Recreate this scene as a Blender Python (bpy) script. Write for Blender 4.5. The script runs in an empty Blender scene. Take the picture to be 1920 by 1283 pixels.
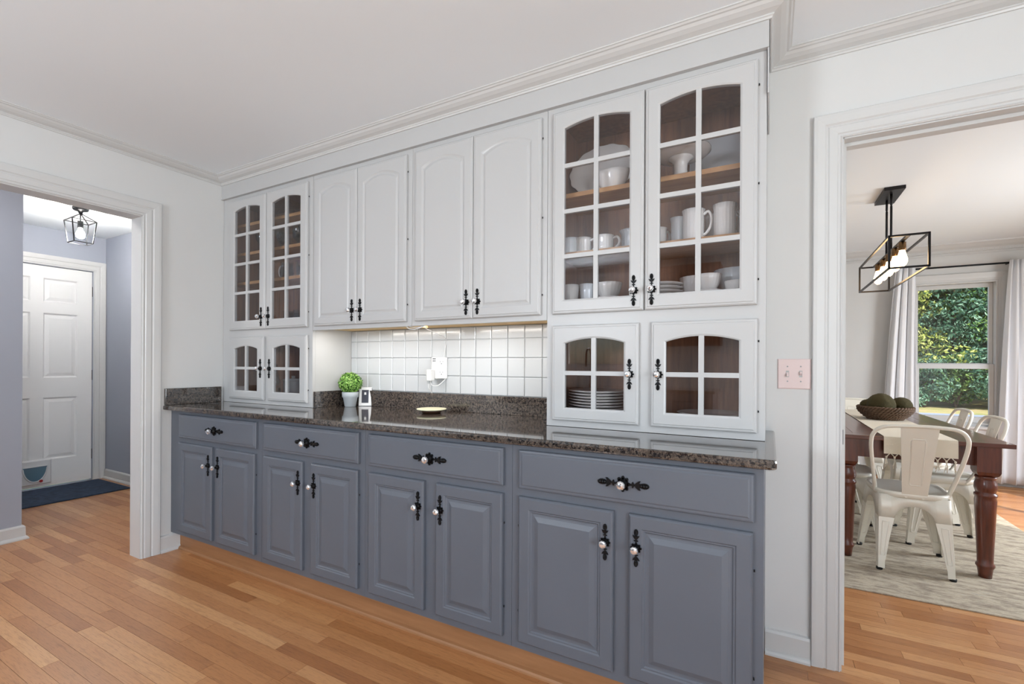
import bpy, bmesh, math, random
from mathutils import Vector, Matrix
random.seed(7)
SC = bpy.context.scene
COL = SC.collection
PI = math.pi

# ------------------------------------------------------------------ camera
CAM = dict(f=880.87, yaw=28.7436, roll=.3099, x=3.3105, y=-2.2149, z=1.1848, v0=682.4)
cd = bpy.data.cameras.new('camera'); cam = bpy.data.objects.new('camera', cd); COL.objects.link(cam)
cd.sensor_width = 36.0; cd.lens = CAM['f'] * 36 / 1920; cd.shift_y = (CAM['v0'] - 641.5) / 1920
cd.clip_start = .02; cd.clip_end = 200
cam.matrix_world = (Matrix.Translation((CAM['x'], CAM['y'], CAM['z'])) @ Matrix.Rotation(math.radians(CAM['yaw']), 4, 'Z')
                    @ Matrix.Rotation(PI / 2, 4, 'X') @ Matrix.Rotation(math.radians(CAM['roll']), 4, 'Z'))
SC.camera = cam

# ------------------------------------------------------------------ world, sun, daylight, exposure
w = bpy.data.worlds.new('world'); SC.world = w; w.use_nodes = True
wn = w.node_tree.nodes; wl = w.node_tree.links
sky = wn.new('ShaderNodeTexSky'); sky.sky_type = 'NISHITA'; sky.sun_disc = False
sky.sun_elevation = math.radians(42); sky.sun_rotation = math.radians(100)
bg = wn['Background']; bg.inputs['Strength'].default_value = .22
wl.new(sky.outputs[0], bg.inputs['Color'])
SC.view_settings.view_transform = 'Standard'; SC.view_settings.look = 'None'
SC.view_settings.exposure = 0.18; SC.view_settings.gamma = 1.0; SC.view_settings.use_curve_mapping = False

def sun(direction, strength, color, angle):
    l = bpy.data.lights.new('sun', 'SUN'); l.energy = strength; l.color = color; l.angle = math.radians(angle)
    o = bpy.data.objects.new('sun', l); COL.objects.link(o)
    o.rotation_euler = Vector(direction).to_track_quat('-Z', 'Y').to_euler(); o.location = (12, -6, 14)
sun((-.62, .58, -.62), 7.5, (1, .95, .86), .6)

def area(name, loc, direction, sx, sy, power, color=(1, 1, 1), spread=180):
    l = bpy.data.lights.new(name, 'AREA'); l.shape = 'RECTANGLE'; l.size = sx; l.size_y = sy
    l.energy = power; l.color = color; l.spread = math.radians(spread)
    o = bpy.data.objects.new(name, l); COL.objects.link(o); o.location = loc
    o.rotation_euler = Vector(direction).to_track_quat('-Z', 'Z' if abs(direction[2]) < .9 else 'Y').to_euler()
    return o
# daylight at the sink and dining windows, fill light at two added openings
area('fill_patio', (4.20, -4.42, 1.04), (0, 1, .75), 1.7, 1.95, 14, (.85, .93, 1))  # added frontal fill, shining in through an invented patio door
area('fill_side', (5.52, -3.0, 1.42), (-1, 0, .75), 1.9, 1.2, 120, (.85, .93, 1))  # added fill for left wall and ceiling, through an invented window
area('daylight_sink', (1.35, -4.42, 1.765), (0, 1, .45), .86, .50, 74, (.85, .93, 1))
area('daylight_dining_side', (6.52, 1.9, 1.10), (-1, 0, -.55), 1.7, 1.0, 106, (.87, .94, 1))

# ------------------------------------------------------------------ colour and material helpers
def lin(c):
    return tuple(((v / 255) / 12.92 if v / 255 <= .04045 else (((v / 255) + .055) / 1.055) ** 2.4) for v in c) + (1,)

class NT:
    def __init__(s, name):
        s.m = bpy.data.materials.new(name); s.m.use_nodes = True
        s.n = s.m.node_tree.nodes; s.l = s.m.node_tree.links; s.b = s.n['Principled BSDF']
    def node(s, t, **k):
        n = s.n.new(t)
        for a, v in k.items():
            if a in n.inputs: n.inputs[a].default_value = v
            else: setattr(n, a, v)
        return n
    def link(s, a, b): s.l.new(a, b)
    def set(s, **k):
        for a, v in k.items(): s.b.inputs[a.replace('_', ' ')].default_value = v
        return s
    def coords(s, kind='Object', scale=(1, 1, 1)):
        if kind == 'World': src = s.node('ShaderNodeNewGeometry').outputs['Position']
        else: src = s.node('ShaderNodeTexCoord').outputs[kind]
        mp = s.node('ShaderNodeMapping'); mp.inputs['Scale'].default_value = scale
        s.link(src, mp.inputs['Vector']); return mp.outputs[0]
    def noise(s, vec, scale, detail=4, rough=.55):
        n = s.node('ShaderNodeTexNoise'); n.inputs['Scale'].default_value = scale
        n.inputs['Detail'].default_value = detail; n.inputs['Roughness'].default_value = rough
        s.link(vec, n.inputs['Vector']); return n.outputs['Fac']
    def ramp(s, fac, stops):
        r = s.node('ShaderNodeValToRGB'); e = r.color_ramp.elements
        while len(e) < len(stops): e.new(.5)
        for i, (p, c) in enumerate(stops): e[i].position = p; e[i].color = c
        s.link(fac, r.inputs[0]); return r.outputs[0]
    def mix(s, fac, a, b, mode='MIX'):
        m = s.node('ShaderNodeMix'); m.data_type = 'RGBA'; m.blend_type = mode
        for val, idx in ((fac, 0), (a, 6), (b, 7)):
            if hasattr(val, 'links'): s.link(val, m.inputs[idx])
            else: m.inputs[idx].default_value = val
        return m.outputs[2]
    def bump(s, h, strength=.2, dist=.002):
        b = s.node('ShaderNodeBump'); b.inputs['Strength'].default_value = strength; b.inputs['Distance'].default_value = dist
        s.link(h, b.inputs['Height']); s.link(b.outputs[0], s.b.inputs['Normal'])

M = {}
def plain(name, rgb, rough=.5, metal=0, bump=0, bscale=200, spec=.5, coat=0, var=0):
    t = NT(name); t.set(Base_Color=lin(rgb), Roughness=rough, Metallic=metal, Specular_IOR_Level=spec)
    if coat: t.set(Coat_Weight=coat, Coat_Roughness=.08)
    if bump or var:
        v = t.coords('World')
        n = t.noise(v, bscale, 3)
        if bump: t.bump(n, bump, .002)
        if var:
            n2 = t.noise(v, 3.5, 4)
            lo = tuple(c * (1 - var) for c in lin(rgb)[:3]) + (1,); hi = tuple(min(1, c * (1 + var)) for c in lin(rgb)[:3]) + (1,)
            t.link(t.ramp(n2, [(.3, lo), (.7, hi)]), t.b.inputs['Base Color'])
    M[name] = t.m; return t.m

def emit(name, rgb, strength):
    t = NT(name); t.set(Base_Color=lin(rgb), Emission_Color=lin(rgb), Emission_Strength=strength); M[name] = t.m

plain('wall_white', (212, 212, 211), .6, bump=.05, bscale=260, spec=.3, var=.012)
plain('ceiling_white', (238, 243, 247), .8, bump=.04, bscale=200, spec=.2)
plain('trim_white', (205, 205, 204), .33, bump=.03, bscale=90)
plain('cab_white', (188, 188, 188), .36, bump=.03, bscale=110)
plain('cab_blue', (92, 97, 106), .42, bump=.06, bscale=130, var=.03)
plain('hall_blue', (164, 169, 181), .6, bump=.05, bscale=240, spec=.3)
plain('door_white', (233, 233, 232), .4, bump=.04, bscale=60)
plain('black_metal', (9, 9, 11), .45, spec=.25)
plain('dark_bronze', (38, 36, 38), .4, .6)
plain('black_iron', (22, 23, 26), .45, .5)
plain('grey_steel', (150, 150, 152), .35, .9)
plain('brass', (120, 92, 62), .35, .9)
plain('porcelain', (236, 232, 228), .16, spec=.5, coat=.5)
plain('porcelain_cool', (222, 226, 230), .18, spec=.5, coat=.4)
plain('tile_white', (186, 188, 190), .16, bump=.04, bscale=30, coat=.3)
plain('grout', (186, 187, 188), .8)
plain('plastic_white', (222, 222, 222), .35)
plain('plastic_grey', (176, 177, 176), .45)
plain('plastic_dark', (46, 48, 54), .35)
plain('switch_pink', (226, 206, 204), .35)
plain('pot_grey', (176, 182, 186), .8, bump=.4, bscale=60, var=.12)
plain('soil', (62, 50, 38), .95, bump=.5, bscale=90)
plain('screen', (60, 63, 74), .12)
plain('cream_dish', (226, 222, 190), .35)
plain('dark_wood', (70, 46, 30), .5)
plain('chair_cream', (238, 234, 222), .38, .15, bump=.05, bscale=90, var=.04)
plain('rubber', (22, 22, 22), .8)
plain('linen', (232, 222, 204), .95, bump=.5, bscale=420)
plain('curtain', (232, 233, 236), .9, bump=.3, bscale=300)
plain('red_plastic', (170, 40, 44), .4)
plain('wicker', (92, 70, 52), .75, bump=.4, bscale=160, var=.35)
plain('moss', (66, 59, 31), .95, bump=1.0, bscale=150, var=.35)
plain('bark', (112, 96, 82), .9, bump=.8, bscale=30, var=.25)
plain('asphalt', (168, 180, 198), .9, bump=.3, bscale=20)
emit('bulb_warm', (255, 210, 152), 15)
emit('bulb_hall', (255, 250, 242), 620)
emit('fill_lamp_frost', (255, 250, 244), 58)  # glow of the unseen lamp added to brighten the hall
emit('led', (255, 240, 214), 9)
emit('spot_glow', (255, 240, 220), 6)

def wood(name, stops, axis='X', rough=.45, scale=1, coat=0):
    t = NT(name); s = {'X': (1.2, 16, 16), 'Y': (16, 1.2, 16), 'Z': (16, 16, 1.2)}[axis]
    v = t.coords('World', tuple(c * scale for c in s)); n = t.noise(v, 3.2, 7, .62)
    t.link(t.ramp(n, [(p, lin(c)) for p, c in stops]), t.b.inputs['Base Color'])
    t.set(Roughness=rough)
    if coat: t.set(Coat_Weight=coat, Coat_Roughness=.12)
    t.bump(n, .12, .002); M[name] = t.m
wood('cabinet_wood', [(.3, (118, 80, 58)), (.55, (142, 98, 70)), (.75, (160, 114, 82))], 'Z', .55)
wood('shelf_wood', [(.3, (176, 128, 84)), (.7, (208, 160, 108))], 'X', .5)
wood('raw_wood', [(.3, (214, 176, 116)), (.7, (236, 202, 146))], 'X', .6)
wood('toe_wood', [(.3, (146, 102, 66)), (.7, (164, 118, 80))], 'X', .5)
wood('table_wood', [(.25, (60, 26, 16)), (.55, (98, 46, 28)), (.8, (124, 62, 38))], 'Y', .28, coat=.35)
wood('leg_wood', [(.25, (60, 26, 15)), (.55, (96, 44, 26)), (.8, (116, 56, 33))], 'Z', .32, coat=.3)
wood('kitchen_brown', [(.3, (96, 52, 34)), (.7, (128, 74, 48))], 'Z', .45)

def floor_mat(name, source):
    t = NT(name)
    if source == 'object': rnd = t.node('ShaderNodeObjectInfo').outputs['Color']
    else:
        a = t.node('ShaderNodeAttribute'); a.attribute_name = 'tone'; rnd = a.outputs['Color']
    sep = t.node('ShaderNodeSeparateColor'); t.link(rnd, sep.inputs[0])
    base = t.ramp(sep.outputs[0], [(0, lin(c0)) for c0 in ((164, 109, 66),)] + [(.30, lin((180, 125, 79))), (.75, lin((191, 137, 90))), (1, lin((208, 158, 110)))])
    # grain: each board samples another place of the noise
    geo = t.node('ShaderNodeNewGeometry').outputs['Position']
    off = t.node('ShaderNodeCombineXYZ'); mul = t.node('ShaderNodeMath', operation='MULTIPLY'); mul.inputs[1].default_value = 37
    t.link(sep.outputs[1], mul.inputs[0]); t.link(mul.outputs[0], off.inputs[0]); t.link(mul.outputs[0], off.inputs[1])
    add = t.node('ShaderNodeVectorMath', operation='ADD'); t.link(geo, add.inputs[0]); t.link(off.outputs[0], add.inputs[1])
    mp = t.node('ShaderNodeMapping'); mp.inputs['Scale'].default_value = (1.6, 22, 22); t.link(add.outputs[0], mp.inputs[0])
    g1 = t.noise(mp.outputs[0], 4.0, 8, .62)
    mp2 = t.node('ShaderNodeMapping'); mp2.inputs['Scale'].default_value = (9, 190, 190); t.link(add.outputs[0], mp2.inputs[0])
    g2 = t.noise(mp2.outputs[0], 2.4, 4, .6)
    c1 = t.mix(1.0, base, t.ramp(g1, [(.28, (.70, .64, .58, 1)), (.46, (.96, .94, .92, 1)), (.75, (1.08, 1.06, 1.04, 1))]), 'MULTIPLY')
    c2 = t.mix(.75, c1, t.ramp(g2, [(.34, (.58, .50, .44, 1)), (.46, (1, 1, 1, 1))]), 'MULTIPLY')
    t.link(c2, t.b.inputs['Base Color'])
    t.set(Roughness=.36, Coat_Weight=.25, Coat_Roughness=.2)
    t.bump(g2, .10, .001); M[name] = t.m
floor_mat('plank_object', 'object'); floor_mat('plank_mesh', 'mesh')

def granite():
    t = NT('granite'); v = t.coords('World')
    v1 = t.node('ShaderNodeTexVoronoi'); v1.inputs['Scale'].default_value = 120; t.link(v, v1.inputs['Vector'])
    n0 = t.noise(v, 90, 7, .72); n1 = t.noise(v, 34, 5, .6); n2 = t.noise(v, 170, 3, .6)
    base = t.ramp(n0, [(.34, lin((15, 14, 16))), (.46, lin((42, 38, 38))), (.53, lin((120, 106, 94))), (.58, lin((60, 54, 52))), (.70, lin((144, 130, 116)))])
    fleck = t.ramp(v1.outputs['Distance'], [(.0, (1, 1, 1, 1)), (.40, (.8, .8, .8, 1)), (.75, (.3, .3, .3, 1))])
    mask = t.ramp(n1, [(.40, (0, 0, 0, 1)), (.66, (1, 1, 1, 1))])
    c = t.mix(mask, base, t.mix(.6, base, lin((40, 38, 40))))
    c = t.mix(t.ramp(n2, [(.58, (0, 0, 0, 1)), (.70, (.45, .45, .45, 1))]), c, lin((150, 138, 126)))
    c = t.mix(.6, c, fleck, 'MULTIPLY')
    t.link(c, t.b.inputs['Base Color']); t.set(Roughness=.07, Specular_IOR_Level=.6, Coat_Weight=.4, Coat_Roughness=.03); M['granite'] = t.m
granite()

def glass(name, tint=(1, 1, 1), ior=1.45, rough=0.0, boost=1.0):
    t = NT(name); t.n.remove(t.b); out = t.n['Material Output']
    tr = t.node('ShaderNodeBsdfTransparent'); tr.inputs[0].default_value = (*tint, 1)
    gl = t.node('ShaderNodeBsdfGlossy'); gl.inputs['Roughness'].default_value = rough
    lw = t.node('ShaderNodeLayerWeight'); lw.inputs['Blend'].default_value = .5
    pw = t.node('ShaderNodeMath', operation='POWER'); pw.inputs[1].default_value = 5; t.link(lw.outputs['Facing'], pw.inputs[0])
    f0 = ((ior - 1) / (ior + 1)) ** 2 * boost
    ma = t.node('ShaderNodeMath', operation='MULTIPLY_ADD'); ma.inputs[1].default_value = 1 - f0; ma.inputs[2].default_value = f0; ma.use_clamp = True
    t.link(pw.outputs[0], ma.inputs[0]); mx = t.node('ShaderNodeMixShader'); t.link(ma.outputs[0], mx.inputs[0])
    t.link(tr.outputs[0], mx.inputs[1]); t.link(gl.outputs[0], mx.inputs[2]); t.link(mx.outputs[0], out.inputs[0]); M[name] = t.m
glass('pane_glass', (.93, .93, .94), 1.5, boost=1.4); glass('clear_glass', (.95, .97, .98), 1.6, boost=1.8); glass('bulb_glass', (.98, .98, .98), 1.4)
def crystal():
    t = NT('crystal'); t.set(Base_Color=(.93, .94, .96, 1), Roughness=.06, Metallic=.85); M['crystal'] = t.m
crystal()

def rug_mat():
    t = NT('rug'); v = t.coords('World', (1.6, 5, 1)); v2 = t.coords('World')
    n = t.noise(v, 5.5, 9, .7); f = t.noise(v2, 320, 2)
    c = t.ramp(n, [(.30, lin((128, 116, 106))), (.46, lin((168, 156, 140))), (.56, lin((196, 184, 164))), (.72, lin((160, 154, 148)))])
    t.link(t.mix(.5, c, t.ramp(f, [(.3, (.7, .7, .7, 1)), (.7, (1.1, 1.1, 1.1, 1))]), 'MULTIPLY'), t.b.inputs['Base Color'])
    t.set(Roughness=.95, Specular_IOR_Level=.1); t.bump(f, .5, .003); M['rug'] = t.m
rug_mat()
def mat_mat():
    t = NT('navy_mat'); v = t.coords('World', (1, 1, 1)); f = t.noise(v, 180, 3); n = t.noise(v, 22, 4)
    c = t.ramp(n, [(.3, lin((30, 42, 60))), (.7, lin((52, 68, 92)))])
    t.link(t.mix(.6, c, t.ramp(f, [(.3, (.5, .5, .5, 1)), (.7, (1.2, 1.2, 1.2, 1))]), 'MULTIPLY'), t.b.inputs['Base Color'])
    t.set(Roughness=.95); t.bump(f, .6, .003); M['navy_mat'] = t.m
mat_mat()
def leaf_mat(name, stops):
    t = NT(name); a = t.node('ShaderNodeAttribute'); a.attribute_name = 'tone'
    sep = t.node('ShaderNodeSeparateColor'); t.link(a.outputs['Color'], sep.inputs[0])
    t.link(t.ramp(sep.outputs[0], [(p, lin(c)) for p, c in stops]), t.b.inputs['Base Color'])
    t.set(Roughness=.5, Subsurface_Weight=0); t.b.inputs['Transmission Weight'].default_value = 0
    M[name] = t.m
leaf_mat('leaf_green', [(0, (56, 92, 40)), (.5, (92, 138, 62)), (1, (158, 190, 104))])
leaf_mat('leaf_cool', [(0, (44, 84, 62)), (.5, (82, 128, 100)), (1, (140, 178, 150))])
leaf_mat('leaf_yellow', [(0, (104, 124, 44)), (.5, (160, 172, 76)), (1, (204, 206, 120))])
leaf_mat('topiary', [(0, (62, 104, 36)), (.5, (108, 156, 62)), (1, (164, 202, 106))])
def ground_mat():
    t = NT('lawn'); v = t.coords('World'); n = t.noise(v, .9, 8, .7); n2 = t.noise(v, 30, 4)
    c = t.ramp(n, [(.36, lin((158, 168, 92))), (.50, lin((206, 196, 132))), (.64, lin((226, 196, 152)))])
    t.link(t.mix(.6, c, t.ramp(n2, [(.3, (.5, .5, .5, 1)), (.7, (1.1, 1.1, 1.1, 1))]), 'MULTIPLY'), t.b.inputs['Base Color'])
    t.set(Roughness=.95); M['lawn'] = t.m
ground_mat()

# ------------------------------------------------------------------ mesh helpers
class MB:
    def __init__(s): s.v = []; s.f = []; s.sm = []
    def add(s, vs, fs, smooth=False):
        o = len(s.v); s.v += [tuple(p) for p in vs]
        for f in fs: s.f.append(tuple(i + o for i in f)); s.sm.append(smooth)
        return s
    def box(s, x0, x1, y0, y1, z0, z1):
        return s.add([(x, y, z) for z in (z0, z1) for y in (y0, y1) for x in (x0, x1)],
                     [(0, 2, 3, 1), (4, 5, 7, 6), (0, 1, 5, 4), (2, 6, 7, 3), (0, 4, 6, 2), (1, 3, 7, 5)])
    def loft(s, rings, cap0=True, cap1=True, smooth=False, closed=False):
        n = len(rings[0]); vs = [p for r in rings for p in r]; fs = []
        k = len(rings); last = k if closed else k - 1
        for i in range(last):
            a, b = i * n, ((i + 1) % k) * n
            for j in range(n): fs.append((a + j, a + (j + 1) % n, b + (j + 1) % n, b + j))
        o = len(s.v); s.add(vs, fs, smooth)
        if cap0: s.f.append(tuple(o + j for j in reversed(range(n)))); s.sm.append(False)
        if cap1: s.f.append(tuple(o + (k - 1) * n + j for j in range(n))); s.sm.append(False)
        return s
    def lathe(s, prof, seg=24, c=(0, 0, 0), axis='Z', sx=1, sy=1, smooth=True, cap0=True, cap1=True):
        rings = []
        for r, h in prof:
            ring = []
            for i in range(seg):
                a = 2 * PI * i / seg; p = (r * math.cos(a) * sx, r * math.sin(a) * sy, h)
                if axis == 'Y': p = (p[0], p[2], -p[1])
                elif axis == 'X': p = (p[2], p[0], p[1])
                ring.append((p[0] + c[0], p[1] + c[1], p[2] + c[2]))
            rings.append(ring)
        return s.loft(rings, cap0, cap1, smooth)
    def tube(s, pts, r, seg=8, smooth=True, closed=False):
        pts = [Vector(p) for p in pts]; n = len(pts); rr = r if isinstance(r, (list, tuple)) else [r] * n
        rings = []; prev = None
        for i, p in enumerate(pts):
            if closed: t = pts[(i + 1) % n] - pts[i - 1]
            else: t = pts[min(i + 1, n - 1)] - pts[max(i - 1, 0)]
            t.normalize()
            if prev is None:
                u = t.orthogonal().normalized()
            else:
                u = prev - t * prev.dot(t)
                u = u.normalized() if u.length > 1e-6 else t.orthogonal().normalized()
            prev = u; b = t.cross(u)
            rings.append([p + (u * math.cos(2 * PI * j / seg) + b * math.sin(2 * PI * j / seg)) * rr[i] for j in range(seg)])
        return s.loft(rings, not closed, not closed, smooth, closed)
    def prism(s, poly, d0, d1, axis='Y'):
        def P(a, b, d): return {'Y': (a, d, b), 'X': (d, a, b), 'Z': (a, b, d)}[axis]
        return s.loft([[P(a, b, d0) for a, b in poly], [P(a, b, d1) for a, b in poly]])
    def move(s, m): s.v = [tuple(m @ Vector(p)) for p in s.v]; return s
    def mesh(s, name, bevel=0, fix=True):
        me = bpy.data.meshes.new(name); me.from_pydata(s.v, [], s.f)
        for p, q in zip(me.polygons, s.sm): p.use_smooth = q
        if bevel or fix:
            bm = bmesh.new(); bm.from_mesh(me)
            if fix: bmesh.ops.recalc_face_normals(bm, faces=bm.faces)
            if bevel:
                bmesh.ops.bevel(bm, geom=[e for e in bm.edges if len(e.link_faces) == 2 and e.calc_face_angle(0) > .6], offset=bevel, segments=2, profile=.5, affect='EDGES', clamp_overlap=True)
            bm.to_mesh(me); bm.free()
        return me
    def build(s, name, mat, parent=None, loc=None, bevel=0, fix=True):
        return link(name, s.mesh(name, bevel, fix), mat, parent, loc)

def link(name, me, mat=None, parent=None, loc=None):
    if mat and not me.materials: me.materials.append(M[mat])
    o = bpy.data.objects.new(name, me); COL.objects.link(o)
    if parent: o.parent = parent
    if loc: o.location = loc
    return o
def tag(o, label=None, cat=None, group=None, kind=None):
    if label: o['label'] = label
    if cat: o['category'] = cat
    if group: o['group'] = group
    if kind: o['kind'] = kind
    return o
def empty(name, loc=(0, 0, 0), rz=0):
    o = bpy.data.objects.new(name, None); COL.objects.link(o); o.location = loc; o.rotation_euler = (0, 0, rz); o.empty_display_size = .1
    return o
def struct(o, label=None): return tag(o, label, None, None, 'structure')
def copy_tree(o, parent=None):
    c = o.copy(); COL.objects.link(c); c.parent = parent
    for ch in list(o.children): copy_tree(ch, c)
    return c

def sweep_plan(path, prof):
    """mitred moulding along a plan path; prof = (distance out from the wall to the right of travel, z)"""
    mb = MB(); rings = []
    for i, (x, y) in enumerate(path):
        ds = []
        if i > 0: d = Vector((x - path[i - 1][0], y - path[i - 1][1])).normalized(); ds.append(d)
        if i < len(path) - 1: d = Vector((path[i + 1][0] - x, path[i + 1][1] - y)).normalized(); ds.append(d)
        ns = [Vector((d.y, -d.x)) for d in ds]
        n = ns[0] if len(ns) == 1 else (ns[0] + ns[1]) / (1 + ns[0].dot(ns[1]))
        rings.append([(x + n.x * o, y + n.y * o, z) for o, z in prof])
    return mb.loft(rings)
def casing(lo, hi, top, prof, to3):
    """three-sided door casing; prof = (distance outwards from opening, thickness); to3(s, z, t) -> point"""
    mb = MB(); rings = [[to3(lo - w_, 0, t_) for w_, t_ in prof], [to3(lo - w_, top + w_, t_) for w_, t_ in prof],
                        [to3(hi + w_, top + w_, t_) for w_, t_ in prof], [to3(hi + w_, 0, t_) for w_, t_ in prof]]
    return mb.loft(rings)
CASE = [(.002, 0), (.002, .009), (.006, .012), (.010, .009), (.016, .009), (.020, .013), (.045, .015), (.050, .012), (.054, .012), (.060, .017), (.084, .020), (.096, .020), (.099, .017), (.099, 0)]
CROWN = [(0, 2.394), (.006, 2.394), (.009, 2.400), (.013, 2.402), (.013, 2.407), (.019, 2.409), (.034, 2.413), (.050, 2.421), (.058, 2.429), (.065, 2.430), (.070, 2.435), (.075, 2.436), (.075, 2.4405), (0, 2.4405)]
BASE = [(0, 0), (.028, 0), (.028, .008), (.023, .016), (.015, .020), (.014, .088), (.010, .098), (0, .102)]
HALLBASE = [(0, 0), (.030, 0), (.030, .008), (.024, .018), (.016, .022), (.015, .082), (.010, .090), (0, .093)]

# ------------------------------------------------------------------ room shell
H = 2.44
def wall_run(name, axis, c0, c1, s0, s1, holes, mat, z1=H):
    """wall slab between c0..c1 across, s0..s1 along, holes = (lo, hi, zlo, zhi)"""
    mb = MB()
    def bx(a, b, za, zb):
        if b - a < 1e-4 or zb - za < 1e-4: return
        if axis == 'X': mb.box(a, b, c0, c1, za, zb)
        else: mb.box(c0, c1, a, b, za, zb)
    cur = s0
    for lo, hi, zl, zh in sorted(holes):
        bx(cur, lo, 0, z1); bx(lo, hi, 0, zl); bx(lo, hi, zh, z1); cur = hi
    bx(cur, s1, 0, z1)
    return struct(mb.build(name, mat))

OPL = (-1.75, -.812, 2.06)      # opening in the left wall (along Y)
OPR = (3.557, 4.42, 2.066)      # opening to the dining room (along X)
wall_run('wall_left', 'Y', -.12, 0, -4.3, 0, [(OPL[0], OPL[1], 0, OPL[2])], 'wall_white')
wall_run('wall_back', 'X', 0, .12, 0, 6.4, [(OPR[0], OPR[1], 0, OPR[2])], 'wall_white')
wall_run('wall_hall_right', 'X', 0, .12, -2.77, 0, [], 'hall_blue')
DY0, DY1, DZ = -.916, -.102, 2.085
wall_run('wall_hall_end', 'Y', -2.77, -2.65, -1.04, 0, [(DY0, DY1, 0, DZ)], 'hall_blue')
struct(MB().box(-2.77, -1.05, -2.6, -1.04, 0, H).build('wall_hall_left', 'hall_blue'))
struct(MB().box(-1.05, -.12, -2.6, -2.48, 0, H).build('wall_hall_near', 'hall_blue'))
PAT_ADDED = (3.30, 5.10, 0, 2.05); SNK = (.90, 1.80, 1.14, 2.03); SID_ADDED = (-4.0, -2.0, .80, 2.05); DSI = (1.0, 2.8, .60, 2.10)  # patio and kitchen side openings are added to let light in
DWIN = (4.655, 5.295, .598, 2.045)
wall_run('wall_rear', 'X', -4.42, -4.3, -.12, 5.52, [PAT_ADDED, SNK], 'wall_white')
wall_run('wall_right', 'Y', 5.4, 5.52, -4.3, 0, [SID_ADDED], 'wall_white')
wall_run('wall_dining_far', 'X', 4.22, 4.34, 2.2, 6.52, [DWIN], 'wall_white')
wall_run('wall_dining_right', 'Y', 6.4, 6.52, 0, 4.22, [DSI], 'wall_white')
wall_run('wall_dining_left', 'Y', 2.2, 2.32, .12, 4.22, [], 'wall_white')
struct(MB().box(-2.77, 6.52, -4.42, 4.34, H, H + .16).build('ceiling', 'ceiling_white'))

# floor: boards running along X
def px(x, y, z):
    th = math.radians(CAM['yaw']); dx, dy, dz = x - CAM['x'], y - CAM['y'], z - CAM['z']
    d = -dx * math.sin(th) + dy * math.cos(th); a = dx * math.cos(th) + dy * math.sin(th)
    return (960 + CAM['f'] * a / d, CAM['v0'] - CAM['f'] * dz / d) if d > .15 else None
floor = struct(MB().box(-2.77, 6.52, -4.42, 4.34, -.12, -.014).build('floor', 'dark_wood'))
PW = .0572; boards = []
rng = random.Random(21)
y = -4.3; row = 0
while y < 4.22:
    x = -2.65 - rng.uniform(0, .9)
    while x < 6.4:
        L = rng.choice((.34, .48, .62, .75, .9, 1.1)) * rng.uniform(.85, 1.15)
        a, b = max(x, -2.65), min(x + L, 6.4); x += L
        if b - a < .02: continue
        my = y + PW / 2
        if a >= 0 and b <= 3.29 and my > -.58 and my < -.02: continue      # under the cabinets
        if b < -1.06 and my < -1.06: continue
        boards.append((a, b, y, rng.random(), rng.random()))
    y += PW; row += 1
def area_px(bd):
    a, b, y0, _, _ = bd
    a2, b2 = a, b
    P = [px(a2, y0, 0), px(b2, y0, 0), px(b2, y0 + PW, 0), px(a2, y0 + PW, 0)]
    if any(p is None for p in P): return 0
    xs = [min(max(p[0], 0), 1920) for p in P]; ys = [min(max(p[1], 0), 1283) for p in P]
    ar = abs(sum(xs[i] * ys[(i + 1) % 4] - xs[(i + 1) % 4] * ys[i] for i in range(4))) / 2
    m = (y0 + PW / 2); cx = (a + b) / 2
    vis = (m < -.57 and cx > -.3) or (cx < .1 and m < 0 and cx > -2.0 and m > -1.6) or (m > .05 and m < .87 and cx > 3.3) or (cx > 4.8 and m > 2.0)
    return ar if vis else 0
boards.sort(key=area_px, reverse=True)
unit = MB().box(0, 1, .0006, PW - .0006, -.013, 0)
ume = unit.mesh('plank'); ume.materials.append(M['plank_object'])
for a, b, y0, t0, t1 in boards[:300]:
    o = link('plank', ume, None, floor); o.location = (a + .0006, y0, 0); o.scale = (b - a - .0012, 1, 1); o.color = (t0, t1, 0, 1)
rest = MB(); tones = []
for a, b, y0, t0, t1 in boards[300:]:
    rest.box(a + .0004, b - .0004, y0 + .0006, y0 + PW - .0006, -.013, 0); tones += [(t0, t1, 0, 1)] * 6
rme = rest.mesh('planks_beyond', fix=False)
at = rme.attributes.new('tone', 'FLOAT_COLOR', 'FACE')
for i, t in enumerate(tones): at.data[i].color = t
o = link('plank_field', rme, 'plank_mesh', floor); o['kind'] = 'stuff'

# trims
trim_n = [0]
def trim(mb, label, mat='trim_white', bevel=0):
    trim_n[0] += 1
    return struct(mb.build('trim_%d' % trim_n[0], mat, bevel=bevel), label)
SOF = -.345
trim(sweep_plan([(0, -4.3), (0, SOF), (3.306, SOF), (3.306, 0), (5.4, 0), (5.4, -4.3), (0, -4.3)], CROWN), 'white crown moulding around the kitchen ceiling')
trim(casing(OPL[0], OPL[1], OPL[2], CASE, lambda s, z, t: (t, s, z)), 'white moulded casing around the hall doorway')
trim(casing(OPL[0], OPL[1], OPL[2], CASE, lambda s, z, t: (-.12 - t, s, z)), 'white casing on the hall side of the doorway')
jl = MB().box(-.12, .003, OPL[1] - .003, OPL[1] + .012, 0, OPL[2] + .012); jl.box(-.12, .003, OPL[0] - .012, OPL[0] + .003, 0, OPL[2] + .012); jl.box(-.12, .003, OPL[0], OPL[1], OPL[2] - .003, OPL[2] + .012)
trim(jl, 'white jamb lining of the hall doorway')
trim(casing(OPR[0], OPR[1], OPR[2], CASE, lambda s, z, t: (s, -t, z)), 'white moulded casing around the dining room doorway')
trim(casing(OPR[0], OPR[1], OPR[2], CASE, lambda s, z, t: (s, .12 + t, z)), 'white casing on the dining side of the doorway')
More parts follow.
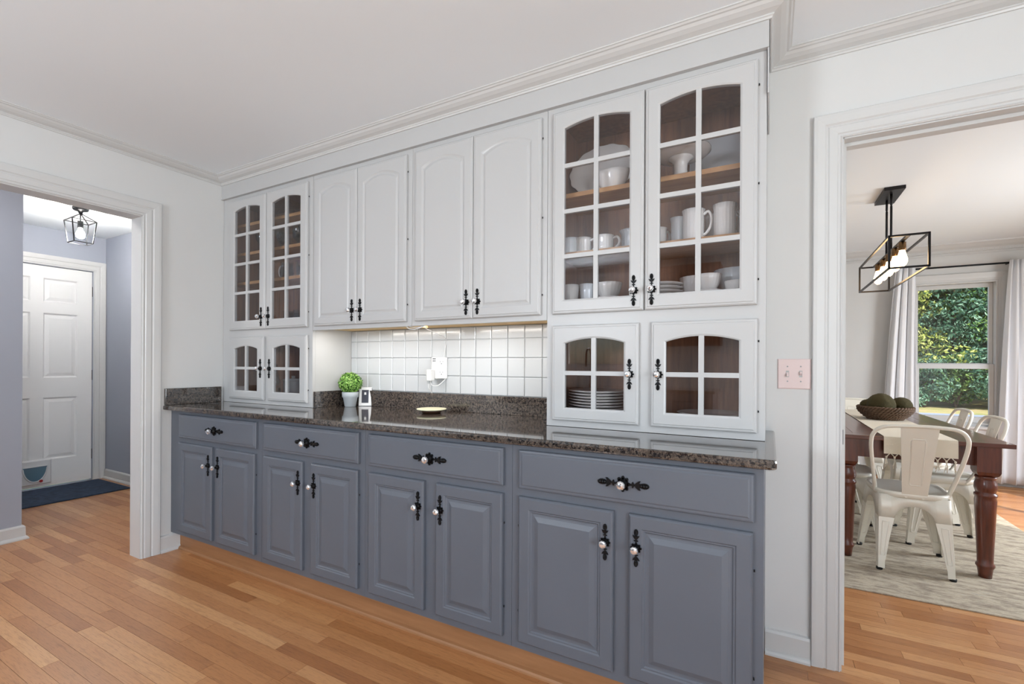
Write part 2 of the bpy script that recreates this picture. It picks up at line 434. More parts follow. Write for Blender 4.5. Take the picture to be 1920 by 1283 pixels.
jr = MB().box(OPR[0] - .012, OPR[0] + .003, -.003, .123, 0, OPR[2] + .012); jr.box(OPR[1] - .003, OPR[1] + .012, -.003, .123, 0, OPR[2] + .012); jr.box(OPR[0], OPR[1], -.003, .123, OPR[2] - .003, OPR[2] + .012)
jr.box(OPR[0] + .0031, OPR[0] + .016, .045, .085, 0, OPR[2] - .0031); jr.box(OPR[1] - .016, OPR[1] - .0031, .045, .085, 0, OPR[2] - .0031); jr.box(OPR[0] + .0161, OPR[1] - .0161, .0452, .0848, OPR[2] - .016, OPR[2] - .0031)
dj = trim(jr, 'white jamb lining and stop of the dining room doorway')
sp = MB().box(OPR[0] - .001, OPR[0] + .0055, .002, .030, .878, .936)
sp.build('strike_plate', 'black_iron', dj, bevel=.001)
# baseboards
def baseboard(name, mb, mat='trim_white'): return struct(mb.build(name, mat))
baseboard('baseboard_left', sweep_plan([(0, OPL[1] + .1), (0, -.575)], BASE))
baseboard('baseboard_right', sweep_plan([(3.299, 0), (OPR[0] - .1, 0)], BASE))
baseboard('baseboard_hall_right', sweep_plan([(-2.628, 0), (-.12, 0)], HALLBASE))
baseboard('baseboard_hall_left', sweep_plan([(-1.05, -2.48), (-1.05, -1.04), (-2.62, -1.04)], HALLBASE))
baseboard('baseboard_dining', sweep_plan([(2.32, 4.22), (6.4, 4.22)], BASE))
baseboard('baseboard_kitchen_left', sweep_plan([(0, -4.3), (0, OPL[0] - .1)], BASE))
# dining crown with dentil beads
DC = [(0, 2.33), (.012, 2.33), (.012, 2.350), (.026, 2.352), (.030, 2.378), (.060, 2.396), (.088, 2.425), (.096, 2.426), (.1, 2.4405), (0, 2.4405)]
dcr = trim(sweep_plan([(2.32, .12), (2.32, 4.22), (6.4, 4.22), (6.4, .12)], DC), 'white crown moulding with a row of beads in the dining room')
db = MB()
for i in range(118): db.box(3.70 + i * .018, 3.70 + i * .018 + .010, 4.22 - .030, 4.22 - .024, 2.355, 2.371)
d_ = db.build('bead_row', 'trim_white', dcr); d_['kind'] = 'stuff'

# hall door -----------------------------------------------------------------
trim(casing(DY0, DY1, DZ, [(w_, t_) for w_, t_ in CASE], lambda s, z, t: (-2.65 + t, s, z)), 'white casing around the six-panel hall door')
def ring(x0, x1, z0, z1, ins, rise, n, yy):
    a, b, lo, zs = x0 + ins, x1 - ins, z0 + ins, z1 - ins
    pts = [(a, yy, lo), (b, yy, lo)]
    c, hw = (a + b) / 2, (b - a) / 2
    for i in range(n + 1):
        x = b - (b - a) * i / n
        pts.append((x, yy, zs + (rise * (1 - ((x - c) / hw) ** 2) if rise else 0)))
    return pts
def panel_field(mb, x0, x1, z0, z1, steps, rise=0, n=8, y0=0):
    rings = [ring(x0, x1, z0, z1, i, r if rise else 0, n, y0 - d) for i, d, r in [(s_[0], s_[1], rise) for s_ in steps]]
    return mb.loft(rings, False, True)
door = struct(empty('door_1', (-2.668, DY0, 0)), 'white six-panel hall door with black hinges')
door.rotation_euler = (0, 0, PI / 2)       # local x along +Y, local -y towards +X (the viewer)
DW = DY1 - DY0
slab = MB(); slab.box(.003, DW - .003, .018, .036, .012, DZ - .004)
cols = [(.003, .104), (.104, .361), (.361, .452), (.452, .705), (.705, DW - .003)]
prow = [(.255, .843), (1.030, 1.640), (1.745, 1.970)]
# stiles and rails
for a, b in ((.003, .112), (.361, .449), (.701, DW - .003)): slab.box(a, b, 0, .018, .012, DZ - .004)
zc = .012
for lo, hi in prow + [(DZ - .004, DZ)]:
    for a, b in ((.112, .361), (.449, .701)): slab.box(a, b, 0, .018, zc, lo)
    zc = hi
slab.build('door_slab', 'door_white', door)
for lo, hi in prow:
    for a, b in ((.112, .361), (.449, .701)):
        p = MB(); panel_field(p, a, b, lo, hi, [(0, -.001), (.004, -.004), (.012, -.013), (.018, -.013), (.045, -.005)])
        p.build('door_panel', 'door_white', door)
for z in (.259, 1.05, 1.886):
    h = MB().lathe([(.0055, z - .052), (.0055, z + .052)], 8, (DW + .004, -.004, 0)); h.box(DW - .003, DW + .012, -.002, .002, z - .048, z + .048); h.build('hinge', 'black_iron', door)
cf = MB(); X0, X1 = .275, .508
rin = ring(X0, X1, .036, .268, 0, 0, 8, 0); cf.loft([ring(X0, X1, .036, .268, i, 0, 8, -d) for i, d in ((0, 0), (0, .014), (.008, .024), (.012, .026), (.03, .026))])
flapf = cf.build('cat_flap', 'plastic_white', door); flapf['label'] = 'white framed cat flap with blue window'
fl = []
for i in range(25):
    a = PI + PI * i / 24; fl.append((.3915 + .083 * math.cos(a), .208 + .142 * math.sin(a)))
MB().prism(fl, -.030, -.0262).build('flap_window', 'flap_blue' if 'flap_blue' in M else (plain('flap_blue', (92, 122, 140), .15) and 'flap_blue'), flapf)
fr = MB(); fr.tube([(x, -.029, z) for x, z in fl], .006, 6, closed=True); fr.build('flap_rim', 'plastic_white', flapf)
MB().lathe([(.013, -.04), (.013, -.03), (.011, -.026)], 12, (.43, 0, .070), 'Y').build('latch', 'red_plastic', flapf)

# doormat
mt = MB().box(-2.585, -1.918, -.985, -.075, .0005, .011)
tag(mt.build('doormat', 'navy_mat', bevel=.003), 'dark navy rectangular doormat in front of the white hall door', 'doormat')

# ------------------------------------------------------------------ cabinet pieces (built in place, stored relative to their cabinet)
def wp(mb, name, mat, parent, root, bevel=0):
    l = root.location; mb.v = [(a - l.x, b - l.y, c - l.z) for a, b, c in mb.v]
    return mb.build(name, mat, parent, bevel=bevel)

def ell(cx, cz, rx, rz, n=14): return [(cx + rx * math.cos(2 * PI * i / n), cz + rz * math.sin(2 * PI * i / n)) for i in range(n)]
def handle_meshes():
    p = MB(); t = -.0035
    p.prism(ell(0, 0, .0125, .0135, 12), t, 0)
    for i in range(8):
        a = 2 * PI * i / 8; p.prism(ell(.0125 * math.cos(a), .0135 * math.sin(a), .0035, .0035, 8), t, 0)
    for s in (-1, 1):
        def q(pts): return [(x, s * z) for x, z in pts]
        p.prism(q([(-.0017, .010), (.0017, .010), (.0017, .046), (-.0017, .046)]), t * .8, 0)
        p.prism(q([(-.0062, .0235), (-.0048, .0215), (.0048, .0215), (.0062, .0235), (.002, .0262), (-.002, .0262)]), t, 0)
        p.prism(q([(0, .0275), (.0045, .0305), (.0085, .0372), (.0092, .0412), (.0045, .0388), (0, .042), (-.0045, .0388), (-.0092, .0412), (-.0085, .0372), (-.0045, .0305)]), t * 1.2, 0)
        p.prism(q(ell(0, .0505, .0056, .0108, 12)), t * 1.1, 0)
        for k in range(3): p.lathe([(.0005, -.0075), (.003, -.0055), (.0045, -.0035)], 8, (0, 0, s * (.0435 + .006 * k)), 'Y')
    p.lathe([(.0105, 0), (.009, -.006), (.006, -.009), (.0055, -.018), (.008, -.021)], 14, axis='Y')
    k = MB(); k.lathe([(.007, -.0195), (.0118, -.0235), (.0135, -.0285), (.0125, -.0335), (.0085, -.0375), (.004, -.0385)], 10, axis='Y', smooth=False)
    return p.mesh('handle_plate'), k.mesh('crystal_knob')
HPM, HKM = handle_meshes(); HPM.materials.append(M['black_metal']); HKM.materials.append(M['crystal'])
def handle(parent, root, x, y, z, horizontal=False, sc=1.0, kn=1.0):
    l = root.location
    for nm, me, s in (('handle_plate', HPM, sc), ('crystal_knob', HKM, kn)):
        o = link(nm, me, None, parent); o.location = (x - l.x, y - l.y, z - l.z); o.scale = (s * 1.2 if nm == 'handle_plate' else s, s, s)
        if horizontal: o.rotation_euler = (0, PI / 2, 0)
HINGE = MB().lathe([(.0035, -.006), (.0035, .006)], 8).mesh('hinge'); HINGE.materials.append(M['black_iron'])
def hinge(parent, root, x, y, z):
    o = link('hinge', HINGE, None, parent); o.scale = (.6, .6, .6); l = root.location; o.location = (x - l.x, y - l.y, z - l.z)

LOWSTEP = [(0, 0), (0, .013), (.003, .017), (.007, .0200), (.043, .0200), (.047, .0165), (.051, .0165), (.055, .0125), (.060, .0125), (.066, .0135), (.083, .0205)]
UPSTEP = [(0, 0), (0, .013), (.003, .016), (.006, .0175), (.010, .0175), (.013, .0200), (.046, .0200), (.051, .0170), (.056, .0150), (.062, .0160), (.070, .0195)]
DRSTEP = [(0, 0), (0, .013), (.003, .0165), (.007, .0175), (.012, .0175), (.017, .0200)]
def panel_door(parent, root, x0, x1, z0, z1, yb, steps, mat, rise=0, name='door', arch_from=6):
    mb = MB(); rings = []
    for k, (i, d) in enumerate(steps):
        r = rise if (rise and k >= arch_from) else 0
        top = z1 - (rise if r else 0) - (0.010 if r else 0)
        rings.append(ring(x0, x1, z0, top, i, r, 14, yb - d))
    mb.loft(rings, True, True)
    return wp(mb, name, mat, parent, root)

def glass_door(parent, root, x0, x1, z0, z1, yb, op, rows, hx, hz, hinge_right=None, hz_list=()):
    """op = (ox0, ox1, oz0, spring, rise); rows = list of (lo, hi) muntin bars"""
    ox0, ox1, oz0, zs, rise = op; n = 14
    def orng(yy, e=0): return [(a, yy, c) for a, _, c in ring(ox0 - e, ox1 + e, oz0 - e, zs + e * .3, 0, rise + e * .7, n, yy)]
    mb = MB()
    mb.loft([ring(x0, x1, z0, z1, i, 0, n, yb - d) for i, d in ((.002, 0), (0, .002), (0, .013), (.003, .016), (.006, .0175), (.010, .0175), (.013, .0200))]
            + [orng(yb - .0200, .008), orng(yb - .0195, .006), orng(yb - .0185, .004), orng(yb - .0165, 0), orng(yb, 0)], False, False, closed=True)
    c = (ox0 + ox1) / 2
    def arch(x): return zs + rise * (1 - ((x - c) / ((ox1 - ox0) / 2)) ** 2)
    mb.box(c - .0095, c + .0095, yb - .0172, yb - .002, oz0 - .004, zs + rise + .003)
    for lo, hi in rows: mb.box(ox0 - .004, ox1 + .004, yb - .0170, yb - .002, lo, hi)
    d = wp(mb, 'door', 'cab_white', parent, root)
    edges = [oz0] + [v for r in rows for v in r] + [None]
    for side in (0, 1):
        a, b = (ox0, c - .0095) if side == 0 else (c + .0095, ox1)
        for k in range(len(rows) + 1):
            lo = edges[2 * k]; hi = edges[2 * k + 1]
            if hi is None:
                xs = [b - (b - a) * i / 6 for i in range(7)]; poly = [(a, lo), (b, lo)] + [(x, arch(x)) for x in xs]
            else: poly = [(a, lo), (b, lo), (b, hi), (a, hi)]
            wp(MB().prism(poly, yb - .0105, yb - .0085), 'pane', 'pane_glass', d, root)
    handle(d, root, hx, yb - .0200, hz)
    for z in hz_list: hinge(d, root, x1 + .004, yb - .006, z)
    return d

FB = -.654; FU = -.33
# base cabinets ---------------------------------------------------------------
BGROUP = 'blue-grey base cabinets under the granite worktop'
base_units = [
    (.014, .934, (.134, .902), (.130, .488), (.530, .890), 'blue-grey base cabinet with one drawer and two doors, beside the hall doorway'),
    (.934, 1.694, (.966, 1.663), (.968, 1.278), (1.343, 1.660), 'blue-grey base cabinet with one drawer and two doors, second from the hall doorway'),
    (1.694, 2.459, (1.725, 2.426), (1.729, 2.045), (2.108, 2.424), 'blue-grey base cabinet with one drawer and two doors, third from the hall doorway'),
    (2.459, 3.298, (2.493, 3.273), (2.493, 2.853), (2.905, 3.270), 'widest blue-grey base cabinet with one drawer and two doors, beside the dining room doorway')]
for x0, x1, dr, da, dbb, lab in base_units:
    r = tag(empty('base_cabinet', ((x0 + x1) / 2, -.33, 0)), lab, 'cabinet', BGROUP)
    body = MB(); e = .0006
    body.box(x0 + e, x1 - e, FB + .02, -.004, .117, .885)
    # face frame with rails and stiles
    mid = (da[1] + dbb[0]) / 2
    for a, b in ((x0 + e, da[0] + .006), (da[1] - .006, dbb[0] + .006), (dbb[1] - .006, x1 - e)): body.box(a, b, FB, FB + .0195, .117, .885)
    for lo, hi in ((.117, .156), (.686, .728), (.859, .885)): body.box(x0 + .02, x1 - .02, FB + .0002, FB + .0194, lo, hi)
    body.box(x0 + e, x1 - e, -.585, -.30, .0, .117)
    wp(body, 'body', 'cab_blue', r, r)
    d = panel_door(r, r, dr[0], dr[1], .722, .865, FB, DRSTEP, 'cab_blue', name='drawer')
    handle(d, r, (dr[0] + dr[1]) / 2 + .004, FB - .020, .790, True, 1.40, 1.12)
    for (a, b), hx in ((da, da[1] - .026), (dbb, dbb[0] + .026)):
        d = panel_door(r, r, a, b, .150, .692, FB, LOWSTEP, 'cab_blue')
        handle(d, r, hx, FB - .020, .586)
        ex = a - .004 if hx > (a + b) / 2 else b + .004
        for z in (.262, .580): hinge(d, r, ex, FB - .006, z)
# toe kick board with shoe moulding
tk = MB().box(.012, 3.296, -.600, -.5855, 0, .1165); tk.prism([(-.600, 0), (-.618, 0), (-.617, .007), (-.612, .013), (-.600, .017)], .012, 3.296, 'X')
trim(tk, 'light wood toe kick board under the blue base cabinets', 'toe_wood')

# granite --------------------------------------------------------------------
ct = tag(empty('granite_countertop', (1.66, -.35, .885)), 'long dark speckled granite worktop with a low granite upstand', 'countertop')
sl = MB(); N = 5
out = [(.002, -.003), (.002, -.695), (3.318, -.695), (3.3265, -.6915), (3.330, -.683), (3.330, -.003)]
def insp(pts, i):
    return [(x + (i if x < 1 else -i if x > 3.3299 else (-i if x > 3.3 else 0)), y_ + (i if y_ < -.6 else 0)) for x, y_ in pts]
sl.loft([[(x, y_, z) for x, y_ in insp(out, i)] for i, z in ((.006, .8856), (.001, .8885), (0, .893), (0, .906), (.0015, .9115), (.006, .915))])
wp(sl, 'slab', 'granite', ct, ct)
wp(MB().box(.002, .022, -.690, -.3505, .9153, 1.019), 'side_splash', 'granite', ct, ct, .002)
wp(MB().box(.9205, .938, -.324, -.0375, .9153, 1.012), 'side_splash', 'granite', ct, ct, .0015)
wp(MB().box(.9385, 2.433, -.0555, -.0375, .9153, 1.012), 'back_splash', 'granite', ct, ct, .0015)
wp(MB().box(2.4335, 2.4505, -.324, -.0375, .9153, 1.012), 'side_splash', 'granite', ct, ct, .0015)

# hutch towers ---------------------------------------------------------------
def hutch(xl, xr, tag_label, ud, ld, shelves, ops_u, ops_l, hx_u, hx_l, hinges_l=True):
    r = tag(empty('glass_hutch', ((xl + xr) / 2, -.16, .9155)), tag_label, 'cabinet', 'white glass-door hutches on the worktop')
    e = .0008; xl += e; xr -= e
    b = MB(); zt = 2.298; zb = .9165
    b.box(xl, xl + .012, FU + .02, -.003, zb, zt); b.box(xr - .012, xr, FU + .02, -.003, zb, zt)      # painted outer sides
    b.box(xl, xr, FU + .02, -.003, 2.289, zt)
    # face frame
    for a, c in ((xl, ops_u[0][0] - .03), (xr - (xr - ops_u[1][1]) + .03, xr)): b.box(a, c, FU, FU + .0195, zb, zt)
    m0, m1 = ops_u[0][1] + .03, ops_u[1][0] - .03
    b.box(m0, m1, FU + .0002, FU + .0193, zb + .02, 2.27)
    for lo, hi in ((zb, .965), (1.33, 1.425), (2.245, zt)): b.box(xl + .01, xr - .01, FU + .0001, FU + .0194, lo, hi)
    wp(b, 'body', 'cab_white', r, r)
    i = MB()
    i.box(xl + .0125, xl + .020, FU + .0205, -.012, .936, 2.2885); i.box(xr - .020, xr - .0125, FU + .0205, -.012, .936, 2.2885)
    i.box(xl + .0125, xr - .0125, -.0115, -.0035, .936, 2.2885); i.box(xl + .0205, xr - .0205, FU + .0205, -.012, 2.281, 2.2884)
    for z in (.936, 1.400): i.box(xl + .0205, xr - .0205, FU + .0205, -.012, z, z + .018)
    wp(i, 'wood_lining', 'cabinet_wood', r, r)
    for z in shelves: wp(MB().box(xl + .021, xr - .021, -.272, -.0125, z - .019, z), 'shelf', 'shelf_wood', r, r)
    rows = [(1.636, 1.654), (1.828, 1.846), (2.023, 2.041)]
    for (a, c), (oa, oc), hx in zip(ud, ops_u, hx_u):
        glass_door(r, r, a, c, 1.400, 2.270, FU, (oa, oc, 1.460, 2.193, .021), rows, hx, 1.478, hz_list=(1.49, 1.83, 2.18) if c > (xl + xr) / 2 + .1 else ())
    for (a, c), (oa, oc), hx in zip(ld, ops_l, hx_l):
        glass_door(r, r, a, c, .943, 1.351, FU, (oa, oc, .999, 1.273, .020), [(1.138, 1.156)], hx, 1.146, hz_list=(1.02, 1.27) if c > (xl + xr) / 2 + .1 else ())
    return r
hutch(.004, .920, 'white hutch with glass doors full of clear glassware, in the corner by the hall doorway',
      [(.096, .488), (.494, .886)], [(.099, .473), (.514, .887)], (2.135, 1.937, 1.736),
      [(.157, .427), (.554, .825)], [(.165, .407), (.577, .824)], (.452, .524), (.447, .538))
hutch(2.4515, 3.298, 'white hutch with glass doors full of white crockery, beside the dining room doorway',
      [(2.481, 2.873), (2.878, 3.270)], [(2.483, 2.856), (2.902, 3.272)], (1.940, 1.680),
      [(2.537, 2.817), (2.934, 3.214)], [(2.543, 2.797), (2.960, 3.214)], (2.836, 2.906), (2.821, 2.932))
# wall cabinets between them --------------------------------------------------
def wallcab(x0, x1, doors, hx, lab):
    r = tag(empty('wall_cabinet', ((x0 + x1) / 2, -.16, 1.378)), lab, 'cabinet', 'white wall cabinets with arched panel doors')
    e = .0008; b = MB()
    b.box(x0 + e, x1 - e, FU + .02, -.004, 1.400, 2.298); b.box(x0 + e, x1 - e, FU, FU + .0198, 1.378, 2.298)
    wp(b, 'body', 'cab_white', r, r)
    wp(MB().box(x0 + e, x1 - e, FU + .0205, -.037, 1.3905, 1.3995), 'bottom_board', 'raw_wood', r, r)
    for (a, c), h in zip(doors, hx):
        d = panel_door(r, r, a, c, 1.401, 2.270, FU, UPSTEP, 'cab_white', rise=.034)
        handle(d, r, h, FU - .020, 1.478)
        ex = a - .004 if h > (a + c) / 2 else c + .004
        if ex > c: [hinge(d, r, ex, FU - .006, z) for z in (1.49, 1.83, 2.18)]
wallcab(.9205, 1.684, [(.948, 1.2985), (1.301, 1.655)], (1.268, 1.331), 'white two-door wall cabinet above the potted topiary, nearer the hall doorway')
wallcab(1.684, 2.451, [(1.712, 2.0665), (2.069, 2.426)], (2.035, 2.099), 'white two-door wall cabinet beside the crockery hutch')
# soffit above
so = MB().box(.001, 3.304, SOF, -.002, 2.2985, 2.4395); so.box(3.2992, 3.3045, -.344, -.004, 2.14, 2.2985)
so.prism([(SOF, 2.2985), (SOF - .004, 2.2985), (SOF - .004, 2.303), (SOF, 2.305)], .001, 3.304, 'X')
trim(so, 'white soffit board above the wall cabinets', 'cab_white')

# tiled backsplash ------------------------------------------------------------
bs = struct(MB().box(.9205, 2.450, -.030, -.004, .916, 1.390).build('wall_backsplash', 'grout'), 'white square tile backsplash under the wall cabinets')
TW = .1016; tz = [(1.0125, 1.1140), (1.1140, 1.2165), (1.2165, 1.3190), (1.3190, 1.3900)]
tcache = {}
xe = [.9205] + [.971 + TW * k for k in range(14)] + [2.450]
for a, b in zip(xe[:-1], xe[1:]):
    for lo, hi in tz:
        wdt, hgt = round(b - a, 4), round(hi - lo, 4)
        if (wdt, hgt) not in tcache:
            g = .0016
            m_ = MB().loft([[(x, yy, z) for x, yy, z in ring(0, wdt, 0, hgt, i, 0, 1, -d)] for i, d in ((g, 0), (g, .0045), (g + .0015, .0062), (g + .004, .0068))], True, True)
            me = m_.mesh('tile'); me.materials.append(M['tile_white']); tcache[(wdt, hgt)] = me
        link('tile', tcache[(wdt, hgt)], None, bs, (a, -.030, lo))

# under-cabinet light strips ---------------------------------------------------
def led(x0, x1, lab):
    r = tag(empty('light_strip', ((x0 + x1) / 2, -.300, 1.3895)), lab, 'light strip', 'light strips under the wall cabinets')
    wp(MB().box(x0, x1, -.304, -.294, 1.3880, 1.3904), 'tape', 'plastic_white', r, r)
    n = int((x1 - x0) / .0167); bd = MB()
    for i in range(n): bd.box(x0 + .006 + i * .0167, x0 + .011 + i * .0167, -.3015, -.2965, 1.3855, 1.3880)
    o = wp(bd, 'diodes', 'led', r, r); o['kind'] = 'stuff'
    a = area('light_strip_glow', ((x0 + x1) / 2, -.29, 1.384), (0, .05, -1), x1 - x0, .012, 3.9 * (x1 - x0), (1, .97, .92)); a.data.spread = math.radians(180)
led(1.02, 1.62, 'glowing light strip under the wall cabinet above the topiary')
led(1.76, 2.42, 'glowing light strip under the wall cabinet beside the crockery hutch')
cn = tag(empty('light_connector', (1.69, -.29, 1.389)), 'small wooden block and wires joining the two light strips', 'connector')
wp(MB().box(1.655, 1.735, -.312, -.262, 1.3700, 1.3900), 'block', 'raw_wood', cn, cn, .002)
wr = MB(); wr.tube([(1.62, -.30, 1.386), (1.64, -.315, 1.372), (1.66, -.32, 1.364), (1.69, -.315, 1.362), (1.72, -.32, 1.366), (1.745, -.31, 1.376), (1.76, -.30, 1.386)], .003, 6)
wr.tube([(1.635, -.30, 1.385), (1.655, -.318, 1.376), (1.69, -.322, 1.371), (1.73, -.318, 1.372), (1.75, -.30, 1.386)], .0022, 6)
wp(wr, 'wire', 'plastic_white', cn, cn)

# wall tap and charger ----------------------------------------------------------
wt = tag(empty('wall_tap', (1.64, -.0372, 1.100)), 'white multi-outlet wall tap plugged in on the tiles', 'power outlet')
pl = MB().prism([(1.585, -.0372), (1.697, -.0372), (1.697, -.046), (1.655, -.090), (1.627, -.090), (1.585, -.046)], 1.098, 1.220, 'Z')
wp(pl, 'housing', 'plastic_white', wt, wt, .004)
def slots(cx, cz, nx, ny, yc):
    m = MB(); tx, ty = -ny, nx
    for dx, dz, w_, h_ in ((-.008, .005, .0012, .0045), (.007, .005, .0012, .004), (0, -.007, .0025, .0025)):
        px_, py_ = cx + tx * dx, yc + ty * dx
        m.add([(px_ + tx * sx_ * w_ + nx * d_, py_ + ty * sx_ * w_ + ny * d_, cz + dz + sz_ * h_) for d_ in (-.001, .0006) for sz_ in (-1, 1) for sx_ in (-1, 1)],
              [(0, 2, 3, 1), (4, 5, 7, 6), (0, 1, 5, 4), (2, 6, 7, 3), (0, 4, 6, 2), (1, 3, 7, 5)])
    return m
nx_, ny_ = .723, -.691
for cz in (1.190, 1.130): wp(slots(1.676, cz, nx_, ny_, -.068), 'socket', 'plastic_dark', wt, wt)
us = MB()
for i in (0, 1):
    for j in (0, 1): us.box(1.632 + i * .011, 1.640 + i * .011, -.0912, -.0895, 1.196 + j * .012, 1.2015 + j * .012)
wp(us, 'usb_ports', 'plastic_dark', wt, wt)
ad = tag(empty('charger', (1.625, -.10, 1.08)), 'grey and white plug-in charger hanging in the wall tap', 'charger')
wp(MB().box(1.617, 1.647, -.128, -.0915, 1.086, 1.150), 'body', 'plastic_white', ad, ad, .004)
wp(MB().box(1.611, 1.6172, -.127, -.0925, 1.088, 1.148), 'side_cover', 'plastic_grey', ad, ad, .001)
wp(MB().box(1.612, 1.632, -.118, -.102, 1.072, 1.0862), 'plug', 'plastic_grey', ad, ad, .002)
def cord(root, pts, r): return wp(MB().tube(pts, r, 6), 'cord', 'plastic_white', root, root)
def curve(pts, n=10):
    o = []; P = [Vector(p) for p in pts]; P = [P[0]] + P + [P[-1]]
    for i in range(1, len(P) - 2):
        for k in range(n):
            t = k / n; a, b, c, d = P[i - 1], P[i], P[i + 1], P[i + 2]
            o.append(.5 * ((2 * b) + (-a + c) * t + (2 * a - 5 * b + 4 * c - d) * t * t + (-a + 3 * b - 3 * c + d) * t ** 3))
    o.append(P[-1]); return o
cord(ad, curve([(1.622, -.110, 1.072), (1.622, -.112, 1.045), (1.618, -.075, 1.016), (1.60, -.062, 1.0145)], 6), .0022)
cord(ad, curve([(1.632, -.110, 1.086), (1.645, -.112, 1.062), (1.668, -.09, 1.060), (1.685, -.06, 1.085), (1.688, -.045, 1.097)], 6), .0022)
cord(cn, curve([(1.715, -.265, 1.371), (1.71, -.14, 1.345), (1.690, -.045, 1.325), (1.682, -.042, 1.27), (1.676, -.045, 1.222)], 6), .0018)

# topiary ------------------------------------------------------------------------
tp = tag(empty('potted_topiary', (1.040, -.150, .9152)), 'small round green topiary in a grey clay pot', 'plant')
MB().lathe([(.030, 0), (.033, .002), (.0425, .056), (.048, .060), (.0495, .088), (.047, .091), (.044, .091), (.041, .080), (.02, .079)], 28).build('pot', 'pot_grey', tp)
MB().lathe([(.0405, .076), (.04, .083), (.02, .087), (.004, .088)], 16).build('soil', 'soil', tp)
def leaves(n, centers, size, rng, flat=.5):
    vs = []; fs = []; tn = []
    for _ in range(n):
        c, rx, ry, rz = rng.choice(centers)
        while True:
            d = Vector((rng.uniform(-1, 1), rng.uniform(-1, 1), rng.uniform(-1, 1)))
            if .05 < d.length < 1: break
        k = rng.uniform(.80, 1.02); d = d.normalized() * (k if rng.random() < .85 else rng.uniform(.4, .9))
        p = Vector(c) + Vector((d.x * rx, d.y * ry, d.z * rz))
        nrm = (d * flat + Vector((rng.uniform(-1, 1), rng.uniform(-1, 1), rng.uniform(-.3, 1))) * .6).normalized()
        u = nrm.orthogonal().normalized(); u = (Matrix.Rotation(rng.uniform(0, 2 * PI), 3, nrm) @ u); v_ = nrm.cross(u)
        s = size * rng.uniform(.6, 1.3); o = len(vs)
        vs += [p - u * s, p + v_ * s * .45, p + u * s + nrm * s * .3, p - v_ * s * .45]; fs.append((o, o + 1, o + 2, o + 3)); tn.append(rng.random())
    return vs, fs, tn
def leaf_obj(name, n, centers, size, mat, parent, seed, flat=.5):
    vs, fs, tn = leaves(n, centers, size, random.Random(seed), flat)
    me = bpy.data.meshes.new(name); me.from_pydata([tuple(p) for p in vs], [], fs)
    at = me.attributes.new('tone', 'FLOAT_COLOR', 'FACE')
    for i, t in enumerate(tn): at.data[i].color = (t, t, t, 1)
    o = link(name, me, mat, parent); o['kind'] = 'stuff'; return o
core = MB().lathe([(.002, .086)] + [(.057 * math.cos(a), .146 + .053 * math.sin(a)) for a in [(-80 + 16 * i) * PI / 180 for i in range(11)]] + [(.001, .199)], 16)
cme = core.mesh('foliage_core'); cat_ = cme.attributes.new('tone', 'FLOAT_COLOR', 'FACE')
for i in range(len(cat_.data)): cat_.data[i].color = (0, 0, 0, 1)
link('foliage_core', cme, 'topiary', tp)
leaf_obj('foliage', 1500, [((0, 0, .146), .070, .070, .064)], .0085, 'topiary', tp, 3, .8)

# white desk frame -----------------------------------------------------------------
df = tag(empty('desk_frame', (1.094, -.083, .9160), math.radians(36)), 'small white upright desk display with a dark screen, beside the topiary', 'desk display')
tilt = Matrix.Rotation(math.radians(-9), 4, 'X')
def fring(ins, yy, lo=0, hi=.118, hw=.039): return [(x, yy, z) for x, _, z in ring(-hw, hw, lo, hi, ins, 0, 4, yy)]
m_ = MB().loft([fring(.003, .010), fring(0, .008), fring(0, .003), fring(.003, 0), fring(.0165, 0), fring(.0175, .003)]); m_.v = [(a, b, max(c, 0)) for a, b, c in [tuple(tilt @ Vector(p)) for p in m_.v]]
m_.build('frame', 'plastic_white', df)
m_ = MB().box(-.0205, .0205, .0012, .0028, .0200, .1005).move(tilt); m_.build('screen', 'screen', df)
m_ = MB().prism([(.012, .07), (.014, .085), (.047, .001), (.041, 0)], -.006, .006, 'X'); m_.build('stand', 'plastic_white', df)

# dish ------------------------------------------------------------------------------
ds = tag(empty('round_dish', (1.700, -.185, .9152)), 'round cream dish on a dark wooden foot, lying on the worktop', 'dish')
MB().lathe([(.040, 0), (.050, .002), (.054, .010), (.058, .0135), (.01, .0135)], 28).build('foot', 'dark_wood', ds)
MB().lathe([(.005, .0137), (.060, .0140), (.078, .0190), (.081, .0225), (.079, .0245), (.070, .0225), (.03, .0212), (.004, .021)], 36).build('plate', 'cream_dish', ds)

# switch -------------------------------------------------------------------------------
sw = tag(empty('light_switch', (3.397, 0, 1.088)), 'pale pink double light switch plate between hutch and dining doorway', 'light switch')
wp(MB().loft([ring(3.339, 3.4555, 1.089, 1.211, i, 0, 2, -d) for i, d in ((0, 0), (0, .003), (.004, .006))]), 'plate', 'switch_pink', sw, sw)
for cx, up in ((3.374, -1), (3.420, 1)):
    t_ = MB(); t_.box(cx - .0055, cx + .0055, -.0066, -.0058, 1.137, 1.163); wp(t_, 'slot', 'plastic_grey', sw, sw)
    t_ = MB().loft([[(cx - .004, -.006, 1.143), (cx + .004, -.006, 1.143), (cx + .004, -.006, 1.157), (cx - .004, -.006, 1.157)],
                    [(cx - .0035, -.017, 1.146 + up * .006), (cx + .0035, -.017, 1.146 + up * .006), (cx + .0035, -.017, 1.154 + up * .006), (cx - .0035, -.017, 1.154 + up * .006)]])
    wp(t_, 'toggle', 'switch_pink', sw, sw)
    for z in (1.120, 1.180): wp(MB().lathe([(.003, -.0075), (.003, -.006)], 10, (cx, 0, z), 'Y'), 'screw', 'grey_steel', sw, sw)

